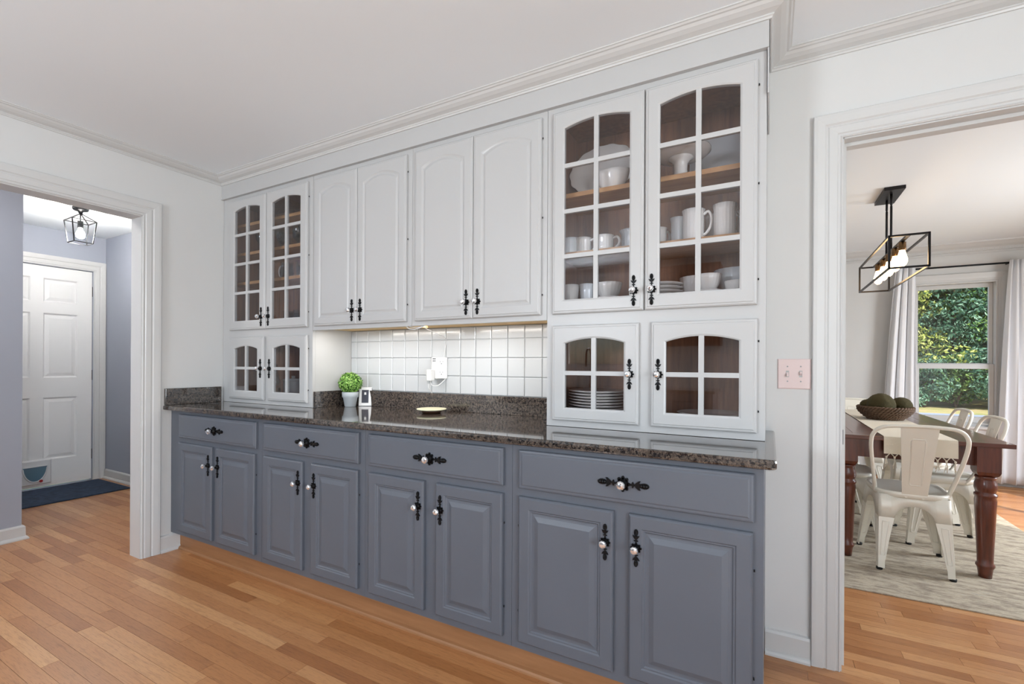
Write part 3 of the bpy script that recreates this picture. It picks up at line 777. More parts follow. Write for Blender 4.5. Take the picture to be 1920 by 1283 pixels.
# ------------------------------------------------------------------ crockery and glassware
def ribs(prof, seg, c, k=.035, n=24):
    """fluted lathe"""
    mb = MB(); seg = n * 3; rings = []
    for r_, h_ in prof:
        rings.append([(c[0] + r_ * (1 - (k if i % 3 == 0 else 0)) * math.cos(2 * PI * i / seg), c[1] + r_ * (1 - (k if i % 3 == 0 else 0)) * math.sin(2 * PI * i / seg), c[2] + h_) for i in range(seg)])
    return mb.loft(rings, True, True, True)
def mug(loc, r_, h_, lab, group, hd=0, fl=1.06, mat='porcelain', cat='mug', handle_=True):
    t = tag(empty(cat.replace(' ', '_'), loc), lab, cat, group)
    ribs([(r_ * .80, 0), (r_ * .93, h_ * .05), (r_ * .95, h_ * .3), (r_ * .95, h_ * .82), (r_ * fl, h_), (r_ * fl - .004, h_), (r_ * .86, h_ * .85), (r_ * .86, .012), (.004, .01)], 0, (0, 0, 0), n=20).build('cup_body', mat, t)
    if handle_:
        ca, sa = math.cos(hd), math.sin(hd); P = [(r_ * .93, h_ * .82), (r_ * 1.35, h_ * .90), (r_ * 1.62, h_ * .70), (r_ * 1.55, h_ * .42), (r_ * 1.2, h_ * .22), (r_ * .93, h_ * .16)]
        MB().tube(curve([(a * ca, a * sa, z) for a, z in P], 4), .0055, 8).build('cup_handle', mat, t)
    return t
def bowl(loc, r_, h_, lab, group, mat='porcelain', sx=1, name='bowl', fluted=True):
    prof = [(r_ * .55, 0), (r_ * .58, h_ * .06), (r_ * .80, h_ * .35), (r_ * .93, h_ * .75), (r_, h_), (r_ - .004, h_ + .001), (r_ * .88, h_ * .75), (r_ * .7, h_ * .3), (.004, h_ * .12)]
    mb = ribs(prof, 0, (0, 0, 0), .03, 20) if fluted else MB().lathe(prof, 36)
    mb.v = [(a * sx, b, c) for a, b, c in mb.v]
    return tag(mb.build(name, mat, None, loc), lab, 'bowl', group)
PLATE = MB().lathe([(.55, 0), (.58, .02), (.70, .03), (1.0, .125), (.998, .15), (.96, .15), (.70, .06), (.02, .045)], 40).mesh('plate'); PLATE.materials.append(M['porcelain'])
def plates(x, y_, z, r_, n, dz, lab, group):
    for k in range(n):
        o = link('dinner_plate', PLATE, None, None, (x, y_, z + k * dz)); o.scale = (r_, r_, r_ * .75)
        pos = ['topmost', 'second from the top', 'third from the top', 'fourth from the top', 'fifth from the top', 'sixth from the top', 'seventh from the top', 'eighth from the top', 'ninth from the top'][n - 1 - k]
        tag(o, lab + ', ' + pos, 'plate', group)
G1 = 'white crockery in the hutch'; zb, z1_, z2_, zl = 1.4184, 1.6803, 1.9403, .9544
bowl((2.512, -.195, zb), .036, .128, 'tall fluted white cup on the hutch floor, against its wooden side', G1, name='beaker')
bowl((2.585, -.19, zb), .034, .127, 'tall fluted white cup between the beaker and the bowls on the hutch floor', G1, 'porcelain_cool', name='beaker')
bowl((2.688, -.20, zb), .060, .060, 'lower white bowl of the stacked pair under the mugs', G1)
bowl((2.688, -.20, zb + .058), .060, .064, 'upper white bowl of the stacked pair under the mugs', G1)
plates(2.905, -.175, zb, .092, 7, .0155, 'white side plate stacked beside the bowls', 'stack of white side plates')
bowl((3.040, -.125, zb), .066, .130, 'flared white bowl behind the plate stack on the hutch floor', G1)
bowl((3.098, -.235, zb), .050, .058, 'lower pinkish white fluted bowl of the stacked pair beside the small bowl', G1)
bowl((3.098, -.235, zb + .056), .050, .062, 'upper pinkish white fluted bowl of the stacked pair beside the small bowl', G1)
bowl((3.190, -.100, zb), .085, .152, 'largest white bowl on the hutch floor, behind the small one', G1, 'porcelain_cool')
bowl((3.200, -.235, zb), .045, .086, 'small white bowl in front of the largest bowl', G1)
mug((2.512, -.20, z1_), .034, .078, 'plain white cup without handle on the mug shelf beside the wooden side', G1, 0, 1.03, 'porcelain_cool', 'cup', False)
mug((2.566, -.19, z1_), .036, .074, 'white teacup with looped handle, next to the plain cup on the shelf', G1, 0, 1.08, 'porcelain', 'teacup')
mug((2.668, -.20, z1_), .041, .070, 'wide white teacup with handle beside the milk jug', G1, 0, 1.06, 'porcelain', 'teacup')
mug((2.770, -.13, z1_), .047, .098, 'white milk jug on the shelf behind the wide teacup', G1, PI / 3, 1.15, 'porcelain_cool', 'jug')
mug((2.893, -.17, z1_), .036, .080, 'small white cup on the mug shelf near the slim jug', G1, .8, 1.05, 'porcelain', 'cup')
mug((2.975, -.19, z1_), .027, .108, 'slim white jug with flared rim beside the tall mug', G1, PI * .7, 1.15, 'porcelain_cool', 'jug')
mug((3.040, -.215, z1_), .042, .122, 'tall fluted white mug with its handle turned to the other tall mug', G1, -.15, 1.06)
mug((3.105, -.110, z1_), .033, .122, 'white mug standing behind and between the two tall mugs', G1, 1.4, 1.03)
mug((3.155, -.225, z1_), .042, .124, 'tall fluted white mug with no visible handle on the shelf', G1, .9, 1.05, handle_=False)
mug((3.230, -.150, z1_), .036, .112, 'white mug at the wooden side wall with its handle turned inward', G1, -2.6, 1.05)
# oval platter on edge, leaning
pt = MB(); rr = []
for s_, d_ in ((.06, -.012), (.62, -.012), (.70, -.008), (.98, .010), (1.0, .013), (.98, .015), (.70, -.002), (.06, -.006)):
    rr.append([(.158 * s_ * (1 + .018 * math.cos(14 * a) * (s_ > .9)) * math.cos(a), -d_, .127 * s_ * (1 + .018 * math.cos(14 * a) * (s_ > .9)) * math.sin(a)) for a in [2 * PI * i / 84 for i in range(84)]])
pt.loft(rr, True, True, True); pt.move(Matrix.Translation((0, 0, .1275)) @ Matrix.Rotation(math.radians(-14), 4, 'X'))
pt.v = [(a, b, max(c, .0005)) for a, b, c in pt.v]
tag(pt.build('oval_platter', 'porcelain', None, (2.640, -.135, z2_)), 'large oval white platter with scalloped rim standing on edge', 'platter', G1)
bowl((2.712, -.235, z2_), .046, .074, 'oval white dish in front of the large oval platter', G1, sx=1.7, fluted=False, name='oval_dish')
cs = tag(empty('cake_stand', (2.985, -.186, z2_)), 'white cake stand with round plate on a flared pedestal', 'cake stand', G1)
MB().lathe([(.046, 0), (.047, .004), (.036, .010), (.029, .022), (.026, .045), (.027, .070), (.036, .084), (.050, .092), (.048, .0955), (.01, .0955)], 32).build('pedestal', 'porcelain', cs)
MB().lathe([(.050, .0957), (.060, .0970), (.100, .1020), (.117, .1150), (.117, .1220), (.114, .1220), (.106, .1100), (.01, .1060)], 44).build('plate', 'porcelain', cs)
tr = MB().loft([[(x, yy, z) for x, yy, z in ring(-.135, .135, 0, .225, i, .02, 10, -d)] for i, d in ((.012, 0), (0, .010), (0, .013), (.006, .013), (.022, .005), (.040, .004))], True, True)
tr.move(Matrix.Rotation(math.radians(-7), 4, 'X')); tr.v = [(a, b, max(c, .0005)) for a, b, c in tr.v]
tag(tr.build('serving_tray', 'porcelain_cool', None, (3.135, -.046, z2_)), 'large rectangular white serving tray leaning behind the cake stand', 'tray', G1)
plates(2.635, -.165, zl, .136, 9, .0125, 'white dinner plate in the tall hutch stack', 'tall stack of white dinner plates')
plates(3.105, -.165, zl, .132, 3, .0125, 'white dinner plate in the short stack of three', 'low stack of white dinner plates')
# clear glasses
WG = MB().lathe([(.030, 0), (.031, .002), (.008, .006), (.004, .012), (.004, .070), (.012, .078), (.030, .098), (.037, .125), (.034, .160), (.033, .160), (.035, .125), (.028, .100), (.008, .082), (.001, .080)], 20).mesh('wine_glass')
TG = MB().lathe([(.026, 0), (.027, .002), (.032, .110), (.031, .110), (.0255, .010), (.001, .008)], 18).mesh('tumbler')
WG.materials.append(M['clear_glass']); TG.materials.append(M['clear_glass'])
for me, x, y_, z, lab, cat, grp in (
        [(WG, x, y_, 1.9373, 'stemmed wine glass on the upper glassware shelf of the corner hutch', 'wine glass', 'wine glasses on the upper shelf') for x, y_ in ((.175, -.17), (.30, -.10), (.385, -.17), (.475, -.10), (.555, -.16), (.640, -.18), (.70, -.09))]
        + [(TG, x, y_, 1.7363, 'clear tumbler on the middle glassware shelf of the corner hutch', 'tumbler', 'tumblers on the middle shelf') for x, y_ in ((.53, -.10), (.60, -.17), (.655, -.10), (.70, -.18), (.765, -.13))]
        + [(TG, x, y_, 1.4184, 'clear tumbler standing on the floor of the corner hutch', 'tumbler', 'tumblers on the hutch floor') for x, y_ in ((.44, -.10), (.50, -.19), (.56, -.10), (.615, -.20), (.68, -.14), (.745, -.21), (.80, -.12))]):
    tag(link(cat.replace(' ', '_'), me, None, None, (x, y_, z)), lab, cat, grp)
jg = tag(empty('glass_jug', (.455, -.17, 1.7363)), 'clear glass jug with a curved handle on the tumbler shelf', 'jug')
MB().lathe([(.036, 0), (.038, .003), (.044, .05), (.036, .10), (.040, .125), (.039, .125), (.034, .10), (.042, .05), (.035, .008), (.002, .006)], 20).build('jug_body', 'clear_glass', jg)
MB().tube(curve([(-.037, 0, .105), (-.062, -.004, .10), (-.074, -.006, .07), (-.066, -.004, .035), (-.042, 0, .02)], 5), .005, 8).build('jug_handle', 'porcelain', jg)
pa = tag(empty('grey_canister', (.500, -.150, zl)), 'grey lidded canister behind the small glass door', 'canister')
MB().lathe([(.056, 0), (.058, .003), (.062, .105), (.060, .108), (.03, .108)], 28).build('canister_body', 'plastic_grey', pa)
MB().lathe([(.0635, .1083), (.064, .118), (.058, .122), (.012, .124), (.010, .134), (.013, .14), (.003, .142)], 28).build('lid', 'plastic_grey', pa)
tj = tag(empty('bottle', (.345, -.170, zl)), 'slim clear glass bottle with copper base behind the small glass door', 'bottle')
MB().lathe([(.030, .0), (.031, .055), (.029, .058), (.01, .058)], 20).build('base', 'brass', tj)
MB().lathe([(.028, .0583), (.029, .10), (.012, .15), (.010, .22), (.009, .22), (.011, .15), (.027, .10), (.002, .062)], 18).build('neck', 'clear_glass', tj)

# ------------------------------------------------------------------ hall lantern
def square_ring(hw, z, t=.007): 
    m = MB()
    for a, b in (((-hw, -hw), (hw, -hw)), ((hw, -hw), (hw, hw)), ((hw, hw), (-hw, hw)), ((-hw, hw), (-hw, -hw))):
        m.tube([(a[0], a[1], z), (b[0], b[1], z)], t * .6, 4, False)
    return m
ln = tag(empty('lantern_light', (-1.640, -.545, 2.150)), 'black open-frame lantern with a lit bulb hanging in the hall', 'lantern')
MB().lathe([(.052, .2895), (.052, .276), (.046, .268), (.018, .262), (.012, .245), (.012, .235)], 24).build('ceiling_plate', 'black_iron', ln)
fm = MB(); hb, ht, zt_ = .060, .078, .182
for m_ in (square_ring(hb, .004), square_ring(ht, zt_)): fm.add(m_.v, m_.f)
for sx in (-1, 1):
    for sy in (-1, 1):
        fm.tube([(sx * hb, sy * hb, .004), (sx * ht, sy * ht, zt_)], .0045, 4, False); fm.tube([(sx * ht, sy * ht, zt_), (sx * .008, sy * .008, .240)], .0045, 4, False)
fm.build('frame', 'black_iron', ln)
MB().lathe([(.004, .240), (.004, .185), (.018, .182), (.019, .128), (.013, .126)], 14).build('socket', 'black_iron', ln)
MB().lathe([(.012, .1255), (.014, .112), (.024, .095), (.030, .075), (.027, .055), (.015, .043), (.001, .040)], 20).build('bulb', 'bulb_hall', ln)

fl_ = tag(empty('hall_fill_lamp', (-.58, -1.95, 2.34)), 'round frosted ceiling lamp added out of view to brighten the hall', 'lamp')  # unseen fill lamp, added because the hall was too dark
MB().lathe([(.150, .0995), (.150, .080), (.140, .075)], 32).build('fill_lamp_base', 'trim_white', fl_)
MB().lathe([(.138, .0748), (.130, .045), (.100, .018), (.05, .003), (.002, 0)], 32).build('fill_lamp_shade', 'fill_lamp_frost', fl_)
# ------------------------------------------------------------------ dining room
tag(MB().box(3.10, 4.905, .842, 3.62, .0004, .0075).build('rug', 'rug', bevel=.002), 'faded beige and grey patterned rug under the dining table', 'rug')
RZ = .0078
# table
tb = tag(empty('dining_table', (4.053, 2.285, RZ)), 'dark reddish wood farmhouse dining table with turned legs', 'table')
TX0, TX1, TY0, TY1, TZ = 3.63 - 4.053, 4.476 - 4.053, 1.300 - 2.285, 3.27 - 2.285, .755
nb = 6; bw = (TX1 - TX0) / nb
for i in range(nb):
    MB().box(TX0 + i * bw + .0008, TX0 + (i + 1) * bw - .0008, TY0 + .11, TY1 - .11, TZ - .024, TZ).build('top_board', 'table_wood', tb, bevel=.0015)
for a, b in ((TY0, TY0 + .1085), (TY1 - .1085, TY1)): MB().box(TX0, TX1, a, b, TZ - .024, TZ + .0002).build('end_board', 'table_wood_x' if 'table_wood_x' in M else (wood('table_wood_x', [(.25, (60, 26, 16)), (.55, (98, 46, 28)), (.8, (124, 62, 38))], 'X', .28, coat=.35) or 'table_wood_x'), tb, bevel=.003)
lx, ly = .318, .925
for s_ in (-1, 1):
    MB().box(s_ * lx - .011, s_ * lx + .011, -ly + .05, ly - .05, TZ - .135, TZ - .0245).build('apron', 'leg_wood', tb)
    MB().box(-lx + .05, lx - .05, s_ * ly - .011, s_ * ly + .011, TZ - .135, TZ - .0245).build('apron', 'leg_wood', tb)
lg = MB(); q = .050
lg.loft([[(-q + i, -q + i, z), (q - i, -q + i, z), (q - i, q - i, z), (-q + i, q - i, z)] for i, z in ((.018, .563), (.006, .575), (0, .592), (0, TZ - .0245))])
lg.lathe([(.028, 0), (.031, .030), (.034, .052), (.041, .064), (.040, .074), (.034, .082), (.035, .12), (.044, .36), (.047, .43), (.044, .447), (.049, .455), (.049, .466), (.042, .472), (.044, .482), (.049, .500), (.048, .525), (.041, .545), (.042, .552), (.047, .558), (.045, .566)], 28)
lme = lg.mesh('leg'); lme.materials.append(M['leg_wood'])
for sx in (-1, 1):
    for sy in (-1, 1): link('leg', lme, None, tb, (sx * lx, sy * ly, 0))
# runner draped over both ends
rn = tag(empty('table_runner', (4.073, 2.285, RZ + TZ)), 'cream woven table runner with knotted fringe on the dining table', 'table runner')
hw = .166; prof = [(TY0 - .0065, -.098), (TY0 - .0060, -.06), (TY0 - .0055, -.012), (TY0 - .003, .0008), (TY0 + .006, .003), (0, .003), (TY1 - .006, .003), (TY1 + .003, .0008), (TY1 + .0055, -.012), (TY1 + .0065, -.098)]
up = [(y_, z) for y_, z in prof]; cl = MB()
nrm = []
for i, (y_, z) in enumerate(up):
    t_ = Vector((up[min(i + 1, len(up) - 1)][0] - up[max(i - 1, 0)][0], up[min(i + 1, len(up) - 1)][1] - up[max(i - 1, 0)][1])).normalized(); nrm.append((-t_.y, t_.x))
cl.loft([[(-hw, y_, z), (hw, y_, z), (hw, y_ + n_[0] * .002, z + n_[1] * .002), (-hw, y_ + n_[0] * .002, z + n_[1] * .002)] for (y_, z), n_ in zip(up, nrm)])
cl.build('cloth', 'linen', rn)
fg = random.Random(4)
for s_, ye in ((1, TY0 - .0075), (-1, TY1 + .0075)):
    for k in range(9):
        x = -hw + .012 + k * (2 * hw - .024) / 8; m_ = MB()
        for d_ in (-.016, .016):
            if abs(x + d_) < hw: m_.tube([(x + d_, ye, -.096), (x, ye - .001 * s_, -.116)], .0025, 5)
        m_.lathe([(.002, -.125), (.0055, -.121), (.0055, -.115), (.002, -.111)], 8, (x, ye - .001 * s_, 0))
        for j in range(6):
            m_.tube([(x, ye - .001 * s_, -.121), (x + fg.uniform(-.006, .006), ye - .002 * s_, -.143), (x + fg.uniform(-.012, .012), ye - fg.uniform(0, .006) * s_, -.173 + fg.uniform(-.012, .01))], .0016, 4)
        m_.build('tassel', 'linen', rn)
# basket bowl and moss balls
bk = tag(empty('woven_basket', (4.100, 2.395, RZ + TZ + .0052)), 'shallow brown woven basket bowl on the table runner', 'basket')
MB().lathe([(.100, 0), (.105, .004), (.155, .055), (.165, .075), (.159, .075), (.146, .055), (.095, .010), (.01, .009)], 40).build('shell', 'wicker', bk)
for j, (r0, z0) in enumerate(((.108, .013), (.128, .029), (.145, .045), (.159, .061), (.168, .077), (.170, .092))):
    m_ = MB(); K = 22
    for ph in (0, PI):
        P = []
        for i in range(K * 6):
            a = 2 * PI * i / (K * 6); tw = a * K + ph + j * 1.3
            P.append(((r0 + .007 * math.cos(tw)) * math.cos(a), (r0 + .007 * math.cos(tw)) * math.sin(a), z0 + .007 * math.sin(tw)))
        m_.tube(P, .0075, 6, True, True)
    m_.build('woven_coil', 'wicker', bk)
def moss(x, y_, z, rx, rz, seed, lab):
    bm = bmesh.new(); bmesh.ops.create_icosphere(bm, subdivisions=4, radius=1); rg = random.Random(seed)
    for v_ in bm.verts:
        k = 1 + rg.uniform(-.025, .035); v_.co = Vector((v_.co.x * rx * k, v_.co.y * rx * k, v_.co.z * rz * k))
    for f in bm.faces: f.smooth = True
    me = bpy.data.meshes.new('moss_ball'); bm.to_mesh(me); bm.free()
    tag(link('moss_ball', me, 'moss', None, (x, y_, z)), lab, 'moss ball', 'moss balls in the woven basket')
bz = RZ + TZ + .0052
moss(4.067, 2.345, bz + .116, .090, .086, 1, 'largest round moss ball, heaped highest in the basket')
moss(4.207, 2.440, bz + .110, .070, .062, 2, 'flatter moss ball beside the largest one in the basket')
moss(4.010, 2.485, bz + .092, .060, .056, 3, 'small moss ball half hidden behind the largest one')
moss(4.125, 2.548, bz + .086, .054, .050, 5, 'moss ball at the back of the basket')

# cream metal cafe chairs -------------------------------------------------------------
def make_chair():
    r = empty('metal_chair')
    seat = MB(); rings = []
    def sup(hw_, z, n=40, e=4.2):
        P = []
        for i in range(n):
            a = 2 * PI * i / n; c, s = math.cos(a), math.sin(a); k = (abs(c) ** e + abs(s) ** e) ** (-1 / e)
            P.append((hw_ * k * c * (1.0 + .06 * s), hw_ * k * s, z))
        return P
    for hw_, z in ((.174, .418), (.180, .430), (.182, .443), (.178, .451), (.170, .453), (.160, .448), (.145, .444), (.02, .442)): rings.append(sup(hw_, z))
    seat.loft(rings, True, True, True); seat.build('seat', 'chair_cream', r)
    # splayed sheet sides; legs are L-shaped corners, skirts carry the arch
    FW, RW, TW_ = .212, .168, .166; FD = .212
    def P(side, s, z):
        """point on a side sheet: s across (-1..1 outer edges), z height"""
        k = z / .432
        fl = (FW + (TW_ + .008 - FW) * k, FD + (.168 - FD) * k)       # front corner half width, depth
        rl = (RW + (TW_ - .008 - RW) * k, FD + (.168 - FD) * k)
        FLc, FRc, RRc, RLc = Vector((-fl[0], fl[1], z)), Vector((fl[0], fl[1], z)), Vector((rl[0], -rl[1], z)), Vector((-rl[0], -rl[1], z))
        a, b = {'f': (FLc, FRc), 'b': (RRc, RLc), 'r': (FRc, RRc), 'l': (RLc, FLc)}[side]
        return a + (b - a) * ((s + 1) / 2)
    ZL = .30
    def inner(z):  # leg strip width fraction at height z
        w_ = .034 + .050 * (z / ZL) ** 1.5 if z > .06 else .034
        return w_ / .19
    skirts = MB(); zs_ = [ZL + (.432 - ZL) * i / 7 for i in range(8)]
    for sd in 'fbrl':
        n = 24; top = []; low = []
        for i in range(n + 1):
            s = -1 + 2 * i / n; i0 = 1 - inner(ZL)
            zl_ = ZL if abs(s) > i0 else ZL + .075 * math.sqrt(max(0, 1 - (s / i0) ** 2))
            low.append(P(sd, s, zl_)); top.append(P(sd, s, .432))
        skirts.add(low + top, [(i, i + 1, n + 2 + i, n + 1 + i) for i in range(n)], True)
    o = skirts.build('skirt', 'chair_cream', r); md = o.modifiers.new('thick', 'SOLIDIFY'); md.thickness = .003; md.offset = 0
    for c1_, c2_ in (('f', 'r'), ('r', 'b'), ('b', 'l'), ('l', 'f')):
        m_ = MB(); Z = [.012 + (ZL - .012) * i / 8 for i in range(9)]
        A = [P(c1_, 1 - inner(z), z) for z in Z]; B = [P(c1_, 1, z) for z in Z]; C_ = [P(c2_, -1 + inner(z), z) for z in Z]
        m_.add(A + B + C_, [(i, i + 9, i + 10, i + 1) for i in range(8)] + [(i + 9, i + 18, i + 19, i + 10) for i in range(8)], False)
        o = m_.build('leg', 'chair_cream', r); md = o.modifiers.new('thick', 'SOLIDIFY'); md.thickness = .004; md.offset = 0
        # pressed rib on each face of the leg and the rubber foot
        rb = MB()
        for sd, s0 in ((c1_, 1), (c2_, -1)):
            lo_, hi_ = .085, .275; pts = []
            for t_ in range(9): z = lo_ + (hi_ - lo_) * t_ / 8; pts.append(P(sd, s0 * (1 - inner(z) * .25), z))
            for t_ in range(9): z = hi_ - (hi_ - lo_) * t_ / 8; pts.append(P(sd, s0 * (1 - inner(z) * .72), z))
            rb.tube(pts, .0042, 5, True, True)
        rb.build('pressed_rib', 'chair_cream', o)
        fc = (A[0] + B[0] * 2 + C_[0]) / 4; MB().lathe([(.015, 0), (.016, .004), (.016, .013), (.010, .014)], 10, (fc.x, fc.y, 0)).build('foot', 'rubber', o)
    hoop = curve([(-.164, -.085, .425), (-.176, -.130, .50), (-.196, -.190, .62), (-.209, -.240, .735), (-.200, -.262, .795), (-.160, -.276, .832), (-.08, -.284, .843), (0, -.286, .845),
                  (.08, -.284, .843), (.160, -.276, .832), (.200, -.262, .795), (.209, -.240, .735), (.196, -.190, .62), (.176, -.130, .50), (.164, -.085, .425)], 5)
    MB().tube(hoop, .0105, 10).build('back_hoop', 'chair_cream', r)
    spl = MB(); A = [(-.0565, -.178, .440), (.0565, -.178, .440), (.083, -.283, .838), (-.083, -.283, .838)]
    spl.add(A, [(0, 1, 2, 3)]); o = spl.build('splat', 'chair_cream', r); md = o.modifiers.new('thick', 'SOLIDIFY'); md.thickness = .004; md.offset = 0
    def S(u, v_):
        lo = Vector(A[0]).lerp(Vector(A[1]), u); hi = Vector(A[3]).lerp(Vector(A[2]), u); return lo.lerp(hi, v_)
    MB().tube([S(u, v_) for u, v_ in ((.28, .17), (.33, .15), (.67, .15), (.72, .17), (.70, .80), (.66, .83), (.34, .83), (.30, .80))], .0046, 6, True, True).build('pressed_rim', 'chair_cream', o)
    for x in (-.038, .038): MB().lathe([(.006, -.004), (.005, .002), (.002, .004)], 8, (x, -.176, .428), 'Y').build('rivet', 'chair_cream', r)
    return r
ch0 = make_chair()
spots = [((4.035, 1.402), 0, 'cream metal chair at the head of the table, its back to the kitchen doorway'),
         ((4.322, 1.970), PI / 2, 'cream metal chair on the window side of the table, nearer its fringed end'),
         ((4.332, 2.575), PI / 2, 'cream metal chair on the window side of the table, further from the fringed end'),
         ((3.765, 1.880), -PI / 2, 'cream metal chair at the inner wall side of the table, nearer the kitchen doorway'),
         ((3.765, 2.560), -PI / 2, 'cream metal chair at the inner wall side of the table, beside the basket'),
         ((4.030, 3.270), PI, 'cream metal chair at the far head of the table, behind the moss basket')]
for i, ((x, y_), rz, lab) in enumerate(spots):
    c = ch0 if i == 0 else copy_tree(ch0)
    c.location = (x, y_, RZ); c.rotation_euler = (0, 0, rz); tag(c, lab, 'chair', 'cream metal chairs around the dining table')

# chandelier -----------------------------------------------------------------------------
cl_ = tag(empty('linear_chandelier', (4.072, 2.120, 2.416)), 'black rectangular open-frame chandelier with five glowing bulbs over the table', 'chandelier')
MB().box(-.060, .060, -.180, .180, .0002, .0238).build('ceiling_plate', 'dark_bronze', cl_, bevel=.002)
cx0, cx1, cy0, cy1, cz0, cz1 = -.100, .096, -.570, .545, -.612, -.410
fm = MB(); bt = .0058
for x in (cx0, cx1):
    for z in (cz0, cz1): fm.box(x - bt, x + bt, cy0, cy1, z - bt, z + bt)
    for y_ in (cy0, cy1): fm.box(x - bt, x + bt, y_ - bt, y_ + bt, cz0 - bt, cz1 + bt)
for y_ in (cy0, cy1):
    for z in (cz0, cz1): fm.box(cx0, cx1, y_ - bt, y_ + bt, z - bt, z + bt)
fm.build('frame', 'dark_bronze', cl_)
MB().box(-.012, .008, cy0, cy1, cz1 - bt, cz1 + bt).build('centre_bar', 'dark_bronze', cl_)
for y_ in (-.075, .075):
    m_ = MB().lathe([(.0075, cz1), (.0075, -.085), (.0055, -.083), (.0055, -.078), (.0075, -.076), (.0075, 0)], 12, (-.002, y_, 0)); m_.build('rod', 'dark_bronze', cl_)
for k in range(5):
    y_ = -.40 + k * .195
    s_ = MB().lathe([(.019, cz1 - .062), (.021, cz1 - .056), (.021, cz1 - .010), (.013, cz1 - .006)], 16, (-.002, y_, 0)).build('socket', 'brass', cl_)
    MB().lathe([(.014, cz1 - .0623), (.018, cz1 - .075), (.029, cz1 - .120), (.028, cz1 - .140), (.020, cz1 - .158), (.008, cz1 - .168), (.001, cz1 - .169)], 18, (-.002, y_, 0)).build('bulb', 'bulb_warm', cl_)

# dining window ------------------------------------------------------------------------------
wn1 = struct(empty('window_1', (4.975, 4.22, .645)), 'white double-hung window looking onto trees')
X0, X1, Z0, Z1 = DWIN
cf = MB(); pr = [(.0, 0), (.0, .012), (.008, .016), (.03, .016), (.05, .020), (.085, .024), (.09, .020), (.09, 0)]
for_r = [[(X0 - w_, 4.22 - t_, Z0 - .02) for w_, t_ in pr], [(X0 - w_, 4.22 - t_, Z1 + w_) for w_, t_ in pr], [(X1 + w_, 4.22 - t_, Z1 + w_) for w_, t_ in pr], [(X1 + w_, 4.22 - t_, Z0 - .02) for w_, t_ in pr]]
cf.loft(for_r); wp(cf, 'window_casing', 'trim_white', wn1, wn1)
jm = MB().box(X0, X0 + .012, 4.20, 4.335, Z0, Z1); jm.box(X1 - .012, X1, 4.20, 4.335, Z0, Z1); jm.box(X0 + .012, X1 - .012, 4.20, 4.335, Z1 - .012, Z1); jm.box(X0 + .012, X1 - .012, 4.20, 4.335, Z0, Z0 + .012)
wp(jm, 'window_frame', 'trim_white', wn1, wn1)
st = MB().box(X0 - .11, X1 + .11, 4.165, 4.24, Z0 - .045, Z0 - .020); st.box(X0 - .09, X1 + .09, 4.20, 4.2195, Z0 - .115, Z0 - .0455); wp(st, 'window_sill', 'trim_white', wn1, wn1)
def sash(x0, x1, z0, z1, yc, fw, fb, ft, nm):
    m_ = MB().box(x0, x0 + fw, yc - .016, yc + .016, z0, z1); m_.box(x1 - fw, x1, yc - .016, yc + .016, z0, z1)
    m_.box(x0 + fw, x1 - fw, yc - .016, yc + .016, z0, z0 + fb); m_.box(x0 + fw, x1 - fw, yc - .016, yc + .016, z1 - ft, z1)
    s_ = wp(m_, nm, 'trim_white', wn1, wn1, .002)
    wp(MB().box(x0 + fw - .004, x1 - fw + .004, yc - .002, yc + .002, z0 + fb - .004, z1 - ft + .004), 'pane', 'pane_glass', s_, wn1)
sash(X0 + .013, X1 - .013, 1.168, Z1 - .013, 4.290, .030, .048, .040, 'upper_sash')
sash(X0 + .013, X1 - .013, Z0 + .013, 1.208, 4.252, .034, .060, .050, 'lower_sash')
# curtain rod and curtains
rd = tag(empty('curtain_rod', (5.0, 4.142, 2.20)), 'thin black curtain rod above the dining window', 'curtain rod')
wp(MB().lathe([(.009, 4.47), (.009, 5.50)], 10, (0, 4.142, 2.200), 'X'), 'rod', 'black_iron', rd, rd)
for x in (4.46, 5.51): wp(MB().lathe([(.009, -.012), (.016, -.008), (.016, .008), (.009, .012)], 12, (x, 4.142, 2.200), 'X'), 'finial', 'black_iron', rd, rd)
for x in (4.62, 5.36): wp(MB().box(x - .006, x + .006, 4.142, 4.219, 2.194, 2.206), 'bracket', 'black_iron', rd, rd)
def curtain(xt0, xt1, xb0, xb1, folds, lab, seed):
    rg = random.Random(seed); nu, nv = 90, 26; vs = []; fs = []
    ph = [rg.uniform(0, 6.28) for _ in range(4)]
    for j in range(nv):
        v_ = j / (nv - 1); e = v_ ** .8; z = 2.215 + (.045 - 2.215) * v_
        for i in range(nu):
            u = i / (nu - 1); x = (xt0 + (xb0 - xt0) * e) + u * ((xt1 + (xb1 - xt1) * e) - (xt0 + (xb0 - xt0) * e))
            amp = .022 + .016 * v_
            y_ = 4.085 + amp * math.sin(u * folds * 2 * PI + ph[0] + .5 * math.sin(3 * v_ + ph[1])) + .006 * math.sin(u * folds * 4.7 * PI + ph[2] + v_)
            x += .010 * math.sin(u * folds * 2 * PI + ph[3] + 2 * v_) * (0.3 + v_)
            vs.append((x, min(y_, 4.125), z))
    for j in range(nv - 1):
        for i in range(nu - 1): a = j * nu + i; fs.append((a, a + 1, a + nu + 1, a + nu))
    m_ = MB(); m_.add(vs, fs, True); o = m_.build('curtain', 'curtain'); md = o.modifiers.new('thick', 'SOLIDIFY'); md.thickness = .003
    tag(o, lab, 'curtain', 'white curtains at the dining window')
curtain(4.475, 4.640, 4.33, 4.668, 3.5, 'white curtain hanging between the chandelier and the window glass', 2)
curtain(5.345, 5.490, 5.25, 5.60, 3.5, 'white curtain flaring out at the window side beyond the two window chairs', 9)

